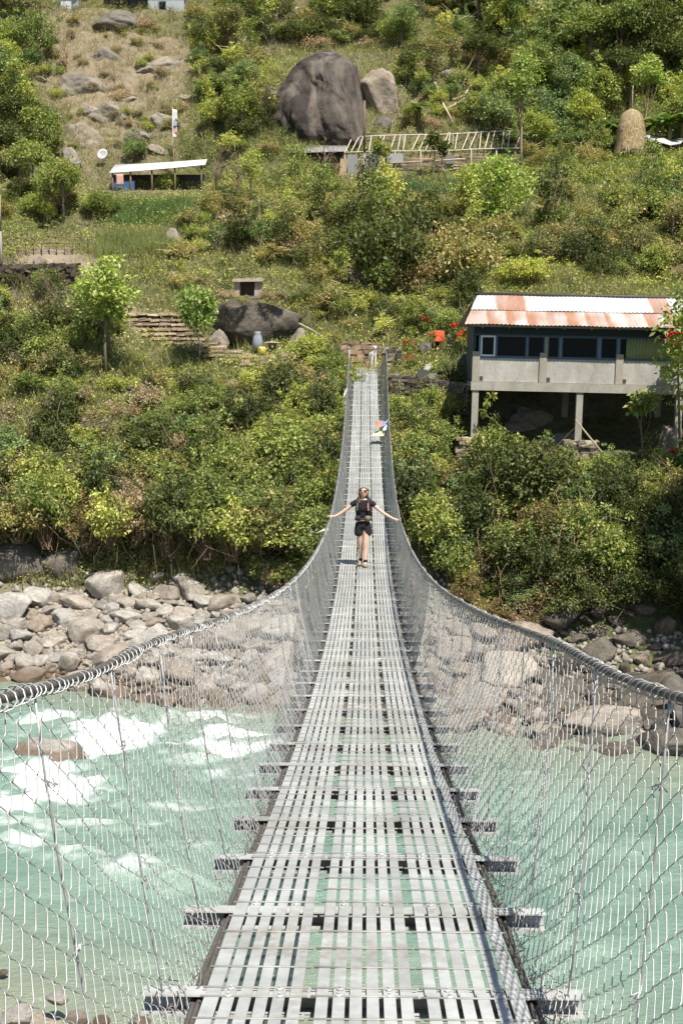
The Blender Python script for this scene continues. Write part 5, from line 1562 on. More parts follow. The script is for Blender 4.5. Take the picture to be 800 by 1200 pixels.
# the big dark one: built from its own bulging profile
def big_boulder():
    bm = bmesh.new(); bmesh.ops.create_icosphere(bm, subdivisions=6, radius=1.0)
    co = np.array([v.co[:] for v in bm.verts]); t = (co[:, 2] + 1) / 2
    Y = 94.0; A = at(365, 180, Y); k = Y / 1500
    # half-widths and centre line by height (photo outline, in metres)
    tt = [0, .1, .25, .45, .62, .78, .9, 1.0]
    L_ = np.interp(t, tt, [318, 312, 312, 315, 325, 335, 344, 354]); R_ = np.interp(t, tt, [430, 431, 430, 427, 421, 418, 415, 408])
    rad = np.hypot(co[:, 0], co[:, 1]); lim = np.sqrt(np.clip(1 - co[:, 2] ** 2, 1e-6, 1))
    ux, uy = co[:, 0] / lim, co[:, 1] / lim
    prof = np.clip((1 - t) / .16, 0, 1) ** .5 * np.clip((t + .02) / .05, 0, 1) ** .5
    pn = 2.6; nrm_ = (np.abs(ux) ** pn + np.abs(uy) ** pn) ** (1 / pn) + 1e-9
    ux, uy = ux / nrm_, uy / nrm_
    X = ((L_ + R_) / 2 - 365) * k + ux * (R_ - L_) / 2 * k * prof; Yv = uy * 3.4 * prof * (1 - .35 * t) + .8 * t
    Z = t * (182 - 53) * k
    n = fbm(X * .5 + Yv * .35, Z * .4 - Yv * .3, 3, 5); n2 = fbm(X * 1.6 + Yv, Z * .8, 8, 5)
    gq = np.random.default_rng(5)
    for _ in range(11):      # flat faces and sharp arrises
        nv_ = gq.normal(size=3) * [1, 1, .35]; nv_ /= np.linalg.norm(nv_); pj = X * nv_[0] + Yv * nv_[1] + (Z - 4) * nv_[2]; lim_ = np.quantile(pj, gq.uniform(.93, .99)); ex = np.clip(pj - lim_, 0, None) * .7
        X -= ex * nv_[0]; Yv -= ex * nv_[1]; Z -= ex * nv_[2]
    cr = np.clip(.08 - np.abs(fbm(X * .55 + 7, Z * .22 + Yv * .3, 21, 3)), 0, .08) / .08
    X += .3 * n + .16 * n2; Yv += .4 * n + .28 * n2 + .12 * cr * (uy < 0); Z += .2 * n2
    # a shallow vertical cleft right of the middle and a shoulder on the left
    Yv += .25 * np.exp(-((X - .9 + .12 * Z) / .45) ** 2) * (uy < 0) * prof
    for v, a, b, c in zip(bm.verts, X, Yv, Z): v.co = (a, b, c)
    me = bpy.data.meshes.new("boulder"); bm.to_mesh(me); bm.free(); me.polygons.foreach_set("use_smooth", [True] * len(me.polygons)); me.materials.append(M['boulder'])
    o = link_mesh("boulder", me); o.location = (A[0], Y + 2.6, A[2] - .3)
    return tag(o, "huge dark brown boulder with pale vertical streaks on the terrace above the bridge", "boulder")
big_boulder()
boulder_poly(300, 345, 90, 172, 97.5, "shadowed left shoulder block behind the huge dark boulder", 'boulder', 62, .9, .4)
boulder_poly(420, 472, 84, 138, 97.5, "rounded pale speckled boulder right of the huge dark boulder", 'boulder_pale', 63, .8, .3)
boulder_poly(96, 172, 10, 40, 116.5, "low dark rock dome in the dry grass at the top left", 'rock_dark', 64, .7)
boulder_poly(330, 360, 12, 44, 113, "grey boulder high on the slope above the huge dark boulder", 'boulder_pale', 65, .8)
boulder_poly(436, 462, 138, 160, 96, "small grey rock under the pale speckled boulder", 'rock_dark', 66, .8)
boulder_poly(192, 214, 268, 290, 76.5, "brown rock at the end of the grassy terrace on the left", 'boulder_pale', 67, .8)
boulder_poly(68, 96, 174, 198, 93, "pale rock outcrop left of the white-roofed shed", 'boulder_pale', 68, .7)
boulder_poly(252, 346, 346, 396, 65.4, "overhanging mossy brown rock carrying the little stone shrine", 'rock_dark', 69, .62, 0)
boulder_poly(338, 362, 386, 412, 64.5, "grey rock at the right of the hollow under the overhanging rock", 'boulder_pale', 70, .8)
boulder_poly(245, 268, 386, 408, 64.8, "mossy stone at the left mouth of the hollow under the overhanging rock", 'boulder_pale', 71, .8)
boulder_poly(283, 302, 388, 404, 66, "dark round stone inside the hollow behind the grey sack", 'rock_dark', 72, .8)
boulder_poly(360, 386, 424, 440, 62.4, "pale rock half buried in grass left of the bridge head", 'boulder_pale', 73, .8)
boulder_poly(36, 66, 300, 328, 72.5, "grey rock bulging from the retaining wall below the fence", 'boulder_pale', 74, .6)
boulder_poly(570, 668, 480, 542, 57.2, "big brown boulder in the shade between the house pillars", 'boulder_pale', 75, .8, .5)
boulder_poly(636, 690, 508, 546, 55.4, "smaller pale rock by the foot of the middle pillar", 'boulder_pale', 76, .7)
boulder_poly(770, 800, 492, 540, 54.0, "broken brown rock by the right pillar of the house", 'boulder_pale', 77, .7)
boulder_poly(489, 512, 401, 418, 62.6, "dark grey rock in the flower garden by the hanging red cloth", 'rock_dark', 78, .8)
boulder_poly(536, 556, 412, 442, 59.4, "dark mossy stone beside the left corner of the house", 'rock_dark', 79, .7)
rr = random.Random(3)
for i, (px, py, w, lb) in enumerate(((92, 96, 26, "weathered rock ledge in the dry slope at the upper left"), (105, 132, 34, "broken pale rock patch on the dry slope, lower of the ledges at the left"), (70, 78, 24, "dark cleft rock at the left of the dry slope"), (186, 176, 28, "pale rock just above the right half of the white shed roof"), (150, 118, 26, "small pale ledge in the middle of the dry slope"), (48, 95, 20, "bleached rock near the left edge of the dry slope"), (215, 115, 24, "grey rock at the right side of the dry slope"), (345, 36, 28, "brown rock high between bushes above the boulder"), (340, 52, 20, "pale flat rock above the huge boulder"), (408, 330, 30, "bare brown rock in the eroded bank above the bridge head"), (530, 92, 36, "brown rock in the landslip above the pole-framed shed"))):
    rock_px(px, py, w, lb, ROCKS[i % 9], (1, .7, .6), 'boulder_pale', seed=50 + i, sink=.4, tilt=.3)
# rocky outcrop in the dry slope, upper left
for i, (px, py, w, mm, lb) in enumerate(((92, 96, 96, 'outcrop', "broad weathered rock shelf at the top left of the dry slope"), (98, 152, 84, 'outcrop', "broken brown rock slab low on the left of the dry slope"), (165, 112, 110, 'outcrop', "wide cracked rock face in the middle of the dry slope"), (206, 140, 80, 'outcrop', "tan rock face at the right of the dry slope, above the flag pole"), (128, 64, 84, 'outcrop', "dark rock band under the rock dome"), (62, 84, 50, 'outcrop', "dark shadowed cleft rock at the left of the dry slope's shelf"), (182, 70, 70, 'outcrop', "small tan crag right of the rock dome"), (130, 128, 60, 'outcrop', "pale ledge between the rock shelf and the broken slab"), (160, 160, 60, 'outcrop', "low brown ledge just above the white-roofed shed"))):
    rock_px(px, py, w, lb, CRAGS[i % 4], (1, .75, .8), mm, seed=80 + i, sink=.82, tilt=.45, name="rock_outcrop")
# stuff sheltering under the overhang
def small(px, py, Y): return Vector(at(px, py, Y))
o = empty("sack", small(302, 409, 63.6)); tag(o, "blue-grey stuffed sack standing in the hollow under the overhanging rock", "sack")
mb = MB(); mb.lathe([(.20, 0), (.27, .08), (.26, .35), (.22, .6), (.15, .76), (.17, .84), (.05, .86)], n=14, col=(.27, .30, .35), wob=.05, rng=random.Random(1)); mb.build("bag", M['cloth'], o)
mb = MB(); mb.tube([(.155 * math.cos(a), .155 * math.sin(a), .75) for a in np.linspace(0, 6.28, 13)], .018, 5, 0, (.3, .26, .2)); mb.build("tie", M['cloth'], o)
o = empty("jerrycan", small(307, 415, 63.1)); tag(o, "yellow plastic can in front of the grey sack", "can")
mb = MB(); mb.lathe([(.16, 0), (.21, .05), (.21, .28), (.14, .36), (.06, .38)], n=10, col=(.55, .48, .10)); mb.build("body", M['paint'], o)
mb = MB(); mb.lathe([(.045, .37), (.045, .43), (.03, .44)], n=8, col=(.5, .1, .08)); mb.build("cap", M['paint'], o)
o = empty("basket", small(319, 414, 63.4)); tag(o, "dark woven carrying basket beside the yellow can", "basket")
mb = MB(); mb.lathe([(.13, 0), (.24, .5), (.25, .52), (.22, .5), (.12, .05)], n=14, col=(.3, .26, .24), wob=.04, rng=random.Random(2)); mb.build("body", M['bamboo'], o)
for i, (a, b, lb) in enumerate((((310, 402), (328, 402), "horizontal pale stick across the basket under the rock"), ((322, 416), (329, 407), "short pale stick leaning right of the basket"), ((350, 379), (380, 396), "fallen bare branch on the slope right of the overhanging rock"))):
    mb = MB(); p, q = small(*a, 63.3), small(*b, 63.5); mb.tube([p, p.lerp(q, .5) + Vector((0, 0, .04)), q], [.05, .045, .035], 6, 0, (.9, .85, .75)); tag(mb.build("stick", M['bamboo']), lb, "stick")

# garden by the house
pot(494.5, 444, 58.9, .24, .42, (.10, .10, .09), "mossy dark square planter, leftmost on the terrace wall", .35, square=True)
pot(506.5, 444, 58.85, .20, .26, (.30, .29, .26), "low pale square planter on the terrace wall between two dark pots", .3, square=True)
pot(516, 444, 58.8, .17, .36, (.05, .06, .055), "black tall pot with a leafy green plant on the terrace wall", .5)
pot(526.5, 443, 58.7, .15, .42, (.16, .05, .05), "dark red pot, rightmost on the terrace wall", .0)
p = small(500, 434, 59.6); mb = MB(); mb.box(p + Vector((0, 0, .12)), (.30, .3, .26), None, 0, (.82, .82, .80), .01, random.Random(1)); mb.box(p + Vector((0, 0, .265)), (.33, .33, .03), None, 0, (.75, .75, .73)); tag(mb.build("white_tin", M['paint']), "white square tin behind the planters in the garden", "tin")
def hung(px, py, Y, w, hh, c, label, seed, dark):
    p = small(px, py, Y); o = empty("hung_cloth", p); tag(o, label, "cloth")
    mb = MB(); mb.sheet(cloth_sheet(Vector((-w / 2, 0, 0)), Vector((w, .06, -.03)), Vector((.02, -.05, -hh)), 8, 8, .05, seed), .012, 0, c); mb.sheet(cloth_sheet(Vector((-w / 2, .02, .005)), Vector((w, .06, -.03)), Vector((.0, .12, -hh * .8)), 8, 8, .04, seed + 1), .012, 0, tuple(x * .8 for x in c)); mb.build("cloth", M['cloth'], o)
    mb = MB(); mb.tube([(-w * .35, .04, -1.3), (-w * .33, .03, .0), (w * .5, .05, -.02)], .03, 6, 0, (.3, .25, .2)); mb.build("pole", M['bamboo'], o)
    if dark:
        mb = MB(); mb.sheet(cloth_sheet(Vector((-w * .5, -.03, -hh * .45)), Vector((w * .42, .03, 0)), Vector((.05, 0, -hh * .85)), 5, 5, .04, 9), .012, 0, (.02, .02, .025)); mb.build("dark_cloth", M['cloth'], o)
hung(514.5, 387, 62.4, .50, .56, (.62, .115, .045), "bright orange-red cloth hung over a pole in the flower garden", 3, True)
hung(529, 388, 62.6, .34, .62, (.012, .055, .075), "dark teal cloth hung beside the orange-red one in the garden", 4, True)
# ------------------------------------------------------------------ plants on the slopes
LM = [M['leaf'], M['bark']]
def bush_set(n, seed0, R_, H, nc, nl, leaf, pals, **kw):
    return [plant_mesh("shrub", seed0 + i, R_ * (1 + .12 * ((i % 3) - 1)), H * (1 + .15 * ((i % 2) - .5)), nc, nl, leaf, pals[i % len(pals)], **kw) for i in range(n)]
V = {
    'bank':   bush_set(6, 100, 1.0, 1.5, 84, 42, .098, ['bright', 'mid', 'olive', 'mid', 'bright', 'dark'], droop=.35, dry_twigs=7, drop=1, spr=.26),
    'bramble': bush_set(4, 120, 1.05, 1.3, 64, 38, .088, ['olive', 'rust', 'mid', 'dry'], droop=.5, dry_twigs=14, drop=1, spr=.26, low=-.3),
    'low':    bush_set(5, 140, .9, .85, 58, 38, .088, ['bright', 'lime', 'olive', 'bright', 'dry'], spr=.28, dry_twigs=4),
    'dark':   bush_set(4, 160, 1.1, 1.7, 88, 46, .108, ['dark', 'mid', 'dark', 'blue'], spr=.26, dry_twigs=2),
    'hill':   bush_set(6, 180, 1.25, 1.5, 80, 44, .125, ['mid', 'olive', 'dark', 'bright', 'mid', 'olive'], spr=.27, dry_twigs=5),
    'dry':    bush_set(3, 200, 1.0, .9, 56, 36, .11, ['dry', 'olive', 'dry'], spr=.3, dry_twigs=9),
    'crown':  bush_set(5, 220, 1.7, 2.6, 110, 50, .145, ['blue', 'mid', 'dark', 'bright', 'blue'], spr=.24, dry_twigs=1, lobes=7),
}
for k_ in V:
    for me in V[k_]:
        me.materials.append(M['leaf']); me.materials.append(M['bark'])
NO = [(384, 392, 458, 446), (526, 486, 590, 574), (405, 222, 640, 256), (545, 540, 830, 564), (130, 424, 360, 452), (136, 362, 292, 424), (250, 326, 350, 424), (482, 378, 558, 452), (548, 330, 830, 546), (-20, 290, 112, 332), (-20, 262, 112, 304), (112, 270, 205, 303), (122, 223, 246, 262), (120, 186, 246, 228), (320, 60, 476, 226), (400, 150, 620, 226), (700, 150, 830, 192)]
def blocked(px, py): return any(a <= px <= c and b <= py <= d for a, b, c, d in NO)
KN = {'bank': 'shrub', 'dark': 'shrub', 'hill': 'shrub', 'bramble': 'bramble', 'low': 'low_bush', 'dry': 'dry_scrub', 'crown': 'tall_bush'}
RS = {'bank': 1.0, 'dark': 1.1, 'hill': 1.25, 'bramble': 1.05, 'low': .9, 'dry': 1.0, 'crown': 1.7}
SCAT = []
rr = random.Random(11); spots = []
def scatter(rect, n, kinds, smin, smax, gap, name, labels, group, ok=None, cat="shrub", zs=(.85, 1.2), force=False, sink=.08, out=0.0):
    got = 0
    for t in range(n * 14):
        if got >= n: break
        px, py = rr.uniform(rect[0], rect[2]), rr.uniform(rect[1], rect[3])
        if ok and not ok(px, py): continue
        if not force and blocked(px, py): continue
        p = hit(px, py)
        if p is None or p[2] < 1.2: continue
        s = rr.uniform(smin, smax)
        if any((p[0] - a) ** 2 + (p[1] - b) ** 2 + 1.0 * (p[2] - c) ** 2 < (gap * (s + q) * .5) ** 2 for a, b, c, q in spots[-400:]): continue
        spots.append((p[0], p[1], p[2], s)); kd = rr.choice(kinds); me = V[kd][rr.randrange(len(V[kd]))]
        o = bpy.data.objects.new(KN[kd], me); C.objects.link(o); SCAT.append((s * RS[kd] / p[1], o))
        o.location = (p[0], p[1] - out, p[2] - sink * s + out * .45); o.rotation_euler = (rr.uniform(-.25, .25), rr.uniform(-.25, .25), rr.uniform(0, 6.28)); o.scale = (s * rr.uniform(.8, 1.3), s * rr.uniform(.8, 1.2), s * rr.uniform(zs[0] * .85, zs[1] * 1.15))
        lab = labels[kd] if isinstance(labels, dict) else labels
        tag(o, lab, cat, group); got += 1
    return got
# left bank thicket, overhanging the beach
dl = lambda a: {'bank': "leafy green shrub of the thicket " + a, 'bramble': "brambly shrub with trailing stems " + a, 'low': "low yellow-green bush " + a, 'dark': "dark glossy bush " + a, 'hill': "rounded green bush " + a, 'dry': "straw-coloured dry scrub " + a, 'crown': "tall full-leaved bush " + a}
scatter((-25, 618, 392, 668), 30, ['bank', 'bramble', 'bank'], 1.1, 1.5, .62, "shrub", dl("overhanging the stony beach on the left"), "thicket along the left bank", ok=lambda x, y: y < 645 + .06 * x, zs=(.9, 1.2), out=1.1)
scatter((-25, 545, 394, 640), 72, ['bank', 'bank', 'bramble', 'low', 'dark'], .6, 1.7, .6, "shrub", dl("on the left bank above the beach"), "thicket along the left bank", ok=lambda x, y: x < 404 - (y - 540) * .14)  # dark bushes mixed in to paint shade into the thicket
scatter((300, 640, 392, 720), 14, ['bank', 'bramble', 'dark'], .7, 1.1, .6, "shrub", dl("at the foot of the bank left of the deck"), "thicket along the left bank", ok=lambda x, y: y < 725 - (392 - x) * .35 and x < 392 - (y - 640) * .3)
scatter((200, 490, 400, 560), 19, ['bank', 'low', 'dark', 'bank'], .8, 1.2, .66, "shrub", dl("on the slope between the grass and the left bank"), "bushes on the left slope")
scatter((-25, 470, 200, 560), 15, ['low', 'dry', 'low', 'bank'], .55, 1.0, .8, "shrub", dl("on the grassy left slope"), "bushes on the left slope")
scatter((-25, 425, 400, 480), 34, ['low', 'dry', 'dark', 'bank'], .4, 1.05, .75, "shrub", dl("in the grass below the stone steps"), "bushes on the left slope")
scatter((330, 425, 404, 500), 14, ['dark', 'bank', 'hill'], .7, 1.05, .7, "shrub", dl("crowding the left side of the bridge head"), "bushes left of the bridge head", ok=lambda x, y: x < 402)
scatter((-25, 372, 150, 440), 24, ['dark', 'bank', 'hill', 'dark'], .75, 1.2, .7, "shrub", dl("left of the stone steps"), "bushes beside the stone steps")
scatter((200, 452, 300, 466), 5, ['dark', 'low'], .5, .8, .8, "shrub", dl("below the stone steps"), "bushes beside the stone steps", force=True)
scatter((150, 405, 235, 448), 5, ['dark', 'dark', 'low'], .4, .55, .8, "shrub", dl("along the lower edge of the stone steps"), "bushes beside the stone steps", force=True, ok=lambda x, y: y > 407 + (x - 150) * .40)
# right bank below the house and beside the bridge
scatter((456, 480, 548, 560), 22, ['bank', 'dark', 'bank'], .7, 1.1, .66, "shrub", dl("between the bridge and the house pillars"), "thicket on the right bank")
scatter((462, 545, 650, 650), 54, ['bank', 'bramble', 'bank', 'dark'], .6, 1.6, .58, "shrub", dl("on the sunny right bank below the house"), "thicket on the right bank", ok=lambda x, y: x > 452 + (y - 545) * .2 and y > 572)
scatter((540, 564, 825, 596), 34, ['bank', 'low', 'dark', 'bank'], .45, .75, .66, "shrub", dl("in front of the house pillars"), "thicket on the right bank", force=True, ok=lambda x, y: not (x < 584 and y < 572))
scatter((600, 575, 830, 722), 66, ['dark', 'bramble', 'dark', 'dark'], .9, 1.35, .6, "shrub", dl("on the shaded cliff at the right"), "bushes on the shaded cliff")  # mostly dark foliage, putting the cliff's shade into the leaf colour
scatter((520, 650, 660, 735), 22, ['bramble', 'bank', 'dark'], .7, 1.1, .62, "shrub", dl("hanging over the river stones right of the bridge"), "thicket on the right bank", ok=lambda x, y: x > 470 + (y - 600) * .62)
# slopes above
scatter((-25, 335, 140, 372), 14, ['hill', 'dark', 'low'], .5, .8, .8, "shrub", dl("under the retaining wall at the left"), "bushes under the left terrace")
scatter((200, 300, 400, 345), 16, ['low', 'hill', 'low'], .4, 1.0, .8, "shrub", dl("on the slope above the stone shrine"), "bushes on the middle slope")
scatter((345, 345, 420, 400), 12, ['low', 'bank', 'hill'], .5, .9, .8, "shrub", dl("above the left side of the bridge head"), "bushes on the middle slope")
scatter((205, 228, 420, 305), 36, ['hill', 'dark', 'low', 'dry', 'bank'], .5, 1.3, .62, "shrub", dl("below the boulder terrace"), "bushes below the boulder terrace")
scatter((415, 238, 560, 345), 32, ['hill', 'dark', 'bramble', 'hill'], .6, 1.6, .62, "shrub", dl("above the bridge head, under the onion field"), "bushes on the middle slope")
scatter((430, 345, 560, 392), 20, ['dark', 'hill', 'bank'], .55, .9, .74, "shrub", dl("behind the flower garden"), "bushes behind the garden", force=True, ok=lambda x, y: x < 550)
scatter((545, 228, 830, 300), 42, ['hill', 'low', 'dark', 'hill', 'bramble'], .6, 1.55, .6, "shrub", dl("on the slope above the house"), "bushes above the house")
scatter((545, 300, 830, 333), 26, ['low', 'hill', 'dark'], .6, 1.1, .66, "shrub", dl("just behind the tin roof"), "bushes above the house", force=True, ok=lambda x, y: y < 332)
scatter((-25, 226, 128, 268), 18, ['hill', 'crown', 'hill'], .6, .9, .8, "shrub", dl("behind the cane fence"), "bushes behind the cane fence")
scatter((-25, 30, 50, 220), 32, ['hill', 'dark', 'crown', 'dry'], .7, 1.2, .8, "shrub", dl("at the upper left edge of the slope"), "bushes at the upper left")
scatter((60, 24, 215, 186), 64, ['dry', 'dry', 'low', 'dry'], .3, .8, .8, "shrub", dl("on the dry upper left slope"), "scrub on the dry slope")
scatter((222, 16, 345, 190), 56, ['hill', 'dark', 'crown', 'bank', 'dry'], .6, 1.15, .8, "shrub", dl("left of the huge boulder"), "bushes left of the huge boulder", ok=lambda x, y: x > 216 + max(0, (y - 90)) * .5)
scatter((345, -25, 560, 62), 56, ['hill', 'dry', 'crown', 'hill', 'dark'], .6, 1.4, .62, "shrub", dl("high above the huge boulder"), "bushes above the huge boulder")
scatter((474, 55, 600, 152), 40, ['hill', 'dry', 'dark', 'low'], .5, 1.3, .66, "shrub", dl("above the pole-framed shed"), "bushes above the pole-framed shed", force=True)
scatter((560, -25, 830, 175), 100, ['crown', 'crown', 'hill', 'dark'], .9, 1.45, .62, "shrub", dl("in the upper right wood"), "undergrowth of the upper right wood", force=True, ok=lambda x, y: not (715 < x < 765 and y > 120) and not (x > 750 and y > 155))
scatter((622, 168, 712, 200), 12, ['hill', 'crown', 'dark'], .6, .85, .8, "shrub", dl("between the pole-framed shed and the haystack"), "bushes round the haystack", force=True)
# past 285 of one kind the smallest in view become one mass
over = []
for kn in sorted(set(KN.values())):
    ls = sorted([(q, o) for q, o in SCAT if o.name.split('.')[0] == kn], key=lambda t: -t[0])
    over += [o for q, o in ls[285:]]
_V, _F, _C, _I, _n = [], [], [], [], 0
for o in over:
    me = o.data; nv = len(me.vertices); v = np.empty(nv * 3, np.float32); me.vertices.foreach_get("co", v); v = v.reshape(-1, 3)
    bpy.context.view_layer.update() if o is over[0] else None
    mw = np.array(o.matrix_world); v = v @ mw[:3, :3].T + mw[:3, 3]
    f = np.empty(len(me.polygons) * 4, np.int32); me.polygons.foreach_get("vertices", f)
    c = np.empty(nv * 4, np.float32); me.color_attributes["Col"].data.foreach_get("color", c)
    mi = np.empty(len(me.polygons), np.int32); me.polygons.foreach_get("material_index", mi)
    _V.append(v); _F.append(f.reshape(-1, 4) + _n); _C.append(c.reshape(-1, 4)[:, :3] * rr.uniform(.75, 1.2)); _I.append(mi); _n += nv
for o in over: bpy.data.objects.remove(o)
if _V: tag(link_mesh("distant_scrub", np_mesh("distant_scrub", np.concatenate(_V), np.concatenate(_F), np.concatenate(_C), np.concatenate(_I)), None, LM), kind='stuff')
# single bushes that stand out
def one(kind, i, px, py, s, label, sz=1.0, name="shrub", group=None):
    p = hit(px, py); o = bpy.data.objects.new(name, V[kind][i]); C.objects.link(o); o.location = (p[0], p[1], p[2] - .1); o.scale = (s, s, s * sz); o.rotation_euler = (0, 0, px); return tag(o, label, "shrub", group)
one('dark', 0, 70, 522, 1.35, "big round dark evergreen bush standing alone on the grassy left slope")
one('dark', 2, 456, 345, 2.1, "dark drooping mass of creeper on the bank above the bridge head", 1.5)
one('bramble', 1, 478, 350, 1.7, "grey-brown tangle of dry creeper stems right of the dark creeper", 1.3)
one('crown', 3, 364, 428, .75, "bright yellow-green bush leaning over the left end of the footbridge", .8)
one('crown', 3, 615, 338, 1.05, "full light green bush directly behind the tin roof", .6)
one('dark', 3, 160, 190, 1.0, "dark leafy bush just behind the white-roofed shed", 1.2)
one('low', 0, 196, 222, 1.0, "light green bush in front of the white-roofed shed", 1.6)
one('crown', 4, 655, 178, 1.0, "blue-green bush left of the haystack", .8)
one('bramble', 0, 705, 300, 1.3, "dry straw-coloured bramble heap on the slope above the tin roof", .9)
for i_, (px, py, s, lb) in enumerate(((262, 350, .5, "dry scrub on the left end of the overhanging rock"), (283, 356, .45, "dry scrub hanging from the middle of the overhanging rock"), (312, 352, .55, "dry scrub right of the stone shrine on the overhanging rock"), (330, 350, .4, "small dry tuft at the right end of the overhanging rock"))):
    o = bpy.data.objects.new("dry_scrub", V['dry'][i_ % 3]); C.objects.link(o); o.location = at(px, py, 64.9); o.scale = (s * 1.3, s, s); o.rotation_euler = (.3, 0, i_); tag(o, lb, "scrub")
# hedge rows on the terraces at the upper right
for k_, (pa, pb, n) in enumerate((((618, 206), (812, 200), 24), ((640, 197), (815, 192), 20), ((590, 222), (700, 219), 12), ((600, 214), (815, 209), 20), ((700, 189), (815, 185), 12))):
    hm = bpy.data.objects.new("hedge", None)
    g = np.random.default_rng(300 + k_); A, B = hit(*pa), hit(*pb)
    if k_ == 0: A, B = at(pa[0], pa[1], 89.3), at(pb[0], pb[1], 89.3)
    if k_ == 1: A, B = at(pa[0], pa[1], 93.5), at(pb[0], pb[1], 93.5)
    m_ = 130; t = g.random(m_); cpts = A[None] * (1 - t[:, None]) + B[None] * t[:, None] + g.normal(size=(m_, 3)) * [.1, .25, .1]
    cpts[:, 2] = np.maximum(h(cpts[:, 0], cpts[:, 1]), A[2] - .6) + g.uniform(.05, .75, m_)
    v, f, cl = leaf_cloud(cpts - A, 30, .34, .15, .8, PAL['mid'] + PAL['bright'][:1], g)
    o = link_mesh("hedge", np_mesh("hedge", v, f, cl), None, LM); o.location = A
    tag(o, ["clipped green hedge row along the front of the upper right terrace", "second green hedge row just below the haystack", "short hedge row over the bank right of the onion field", "long lower hedge row on the upper right terrace", "topmost hedge row at the foot of the haystack"][k_], "hedge")

# ---- trees
def put(proto, px, py, s=1.0, rz=None, label=None, group=None, cat="tree", first=False, sz=1.0, Y=None):
    p = hit(px, py) if Y is None else at(px, py, Y)
    o = proto if first else copy_tree(proto)
    o.location = (p[0], p[1], p[2] - .1); o.rotation_euler = (0, 0, rr.uniform(0, 6.28) if rz is None else rz); o.scale = (s, s, s * sz)
    return tag(o, label, cat, group)
t = tree_proto("broadleaf_tree", 1, 6.2, 2.6, 1.85, 90, 34, .23, 'lime', .07, spr=.24); put(t, 125, 446, 1.0, 0, "light green broadleaf tree on a slim bare trunk left of the stone steps", None, first=True)
t = tree_proto("broadleaf_tree", 2, 4.3, 1.7, 1.45, 62, 34, .20, 'lime', .05, spr=.26); put(t, 233, 432, 1.0, 0, "small bright green tree with a thin pale trunk at the foot of the stone steps", None, first=True)
t = tree_proto("broadleaf_tree", 3, 7.4, 1.6, 2.5, 130, 34, .24, 'lime', .08, spr=.22); put(t, 578, 305, 1.0, 0, "light green tree in front of the right end of the pole-framed shed", None, first=True, Y=77.5)
t = tree_proto("broadleaf_tree", 4, 8.2, 5.0, 1.5, 60, 34, .24, 'lime', .09, spr=.28, tcol=(1.7, 1.6, 1.4)); put(t, 610, 206, 1.0, 0, "slim tree with tall bare trunk and small round crown at the shed frame's right end", None, first=True, Y=91)
t = tree_proto("broadleaf_tree", 5, 7.0, 4.6, 1.5, 60, 32, .24, 'lime', .06, spr=.28, lean=.5, tcol=(1.8, 1.7, 1.3)); put(t, 752, 178, 1.0, 0, "thin pale-stemmed tree with a small bright crown right of the haystack", None, first=True)
wood = []
for i, (sd, H_, b_, R_, pal, um) in enumerate(((11, 7.5, 2.2, 3.2, 'mid', True), (12, 8.5, 2.0, 3.0, 'blue', False), (13, 7.0, 2.2, 3.3, 'dark', True), (14, 6.5, 1.8, 2.6, 'olive', False))):
    wood.append((tree_proto("forest_tree", sd, H_, b_, R_, 140, 36, .27, pal, .14, umbrella=um, spr=.2, lobes=8), pal))
WL = {'mid': "green spreading tree in the upper right wood", 'blue': "blue-green bushy tree in the upper right wood", 'dark': "dark broad tree in the upper right wood", 'olive': "yellowish olive tree in the upper right wood"}
used = set()
def wput(i, px, py, s, label=None, **k):
    pr, pal = wood[i]
    put(pr, px, py, s, None, label or WL[pal], "trees of the upper right wood" if label is None else None, first=i not in used, **k); used.add(i)
for (i, px, py, s) in ((0, 690, 110, 1.0), (2, 745, 95, 1.05), (1, 600, 60, .95), (1, 560, 30, .9), (2, 640, 20, 1.0), (3, 700, 15, 1.0), (0, 780, 60, 1.0), (2, 800, 25, 1.1), (1, 655, 85, .85), (2, 775, 118, .8), (3, 760, -2, 1.1), (1, 520, 10, .85), (2, 560, 95, .6), (0, 620, 125, .7), (2, 690, 60, .9), (0, 820, 110, .9), (3, 610, -10, 1.0), (2, 720, 130, .75), (1, 665, 145, .7)):
    wput(i, px, py, s)
wput(0, 725, 108, 1.02, "bright flat-topped tree catching the sun above the haystack")
LT = "tall tree at the upper left edge of the slope"
for (i, px, py, s) in ((1, -5, 130, .7), (2, 20, 175, .65), (0, 40, 235, .6), (2, 0, 215, .7), (3, 5, 40, .9), (1, 30, 20, .7)):
    wput(i, px, py, s, {0: "spreading green tree behind the cane fence", 1: "blue-green tree at the upper left edge", 2: "dark tree at the left edge above the fence", 3: "olive tree in the top left corner"}[i])
wput(0, 75, 262, .55, "round-crowned green tree left of the white-roofed shed", sz=1.1)
for (i, px, py, s, lb) in ((3, 268, 62, .6, "olive tree on the ridge between the dry slope and the boulder"), (1, 284, 132, .5, "dark blue-green tree left of the huge boulder"), (3, 300, 30, .5, "small olive tree near the top, left of centre"), (2, 256, 108, .42, "dark little tree at the right rim of the dry slope"), (1, 470, 60, .5, "leafy tree just above the pale speckled boulder"), (0, 415, 20, .5, "green tree above the huge boulder near the top")):
    wput(i, px, py, s, lb)
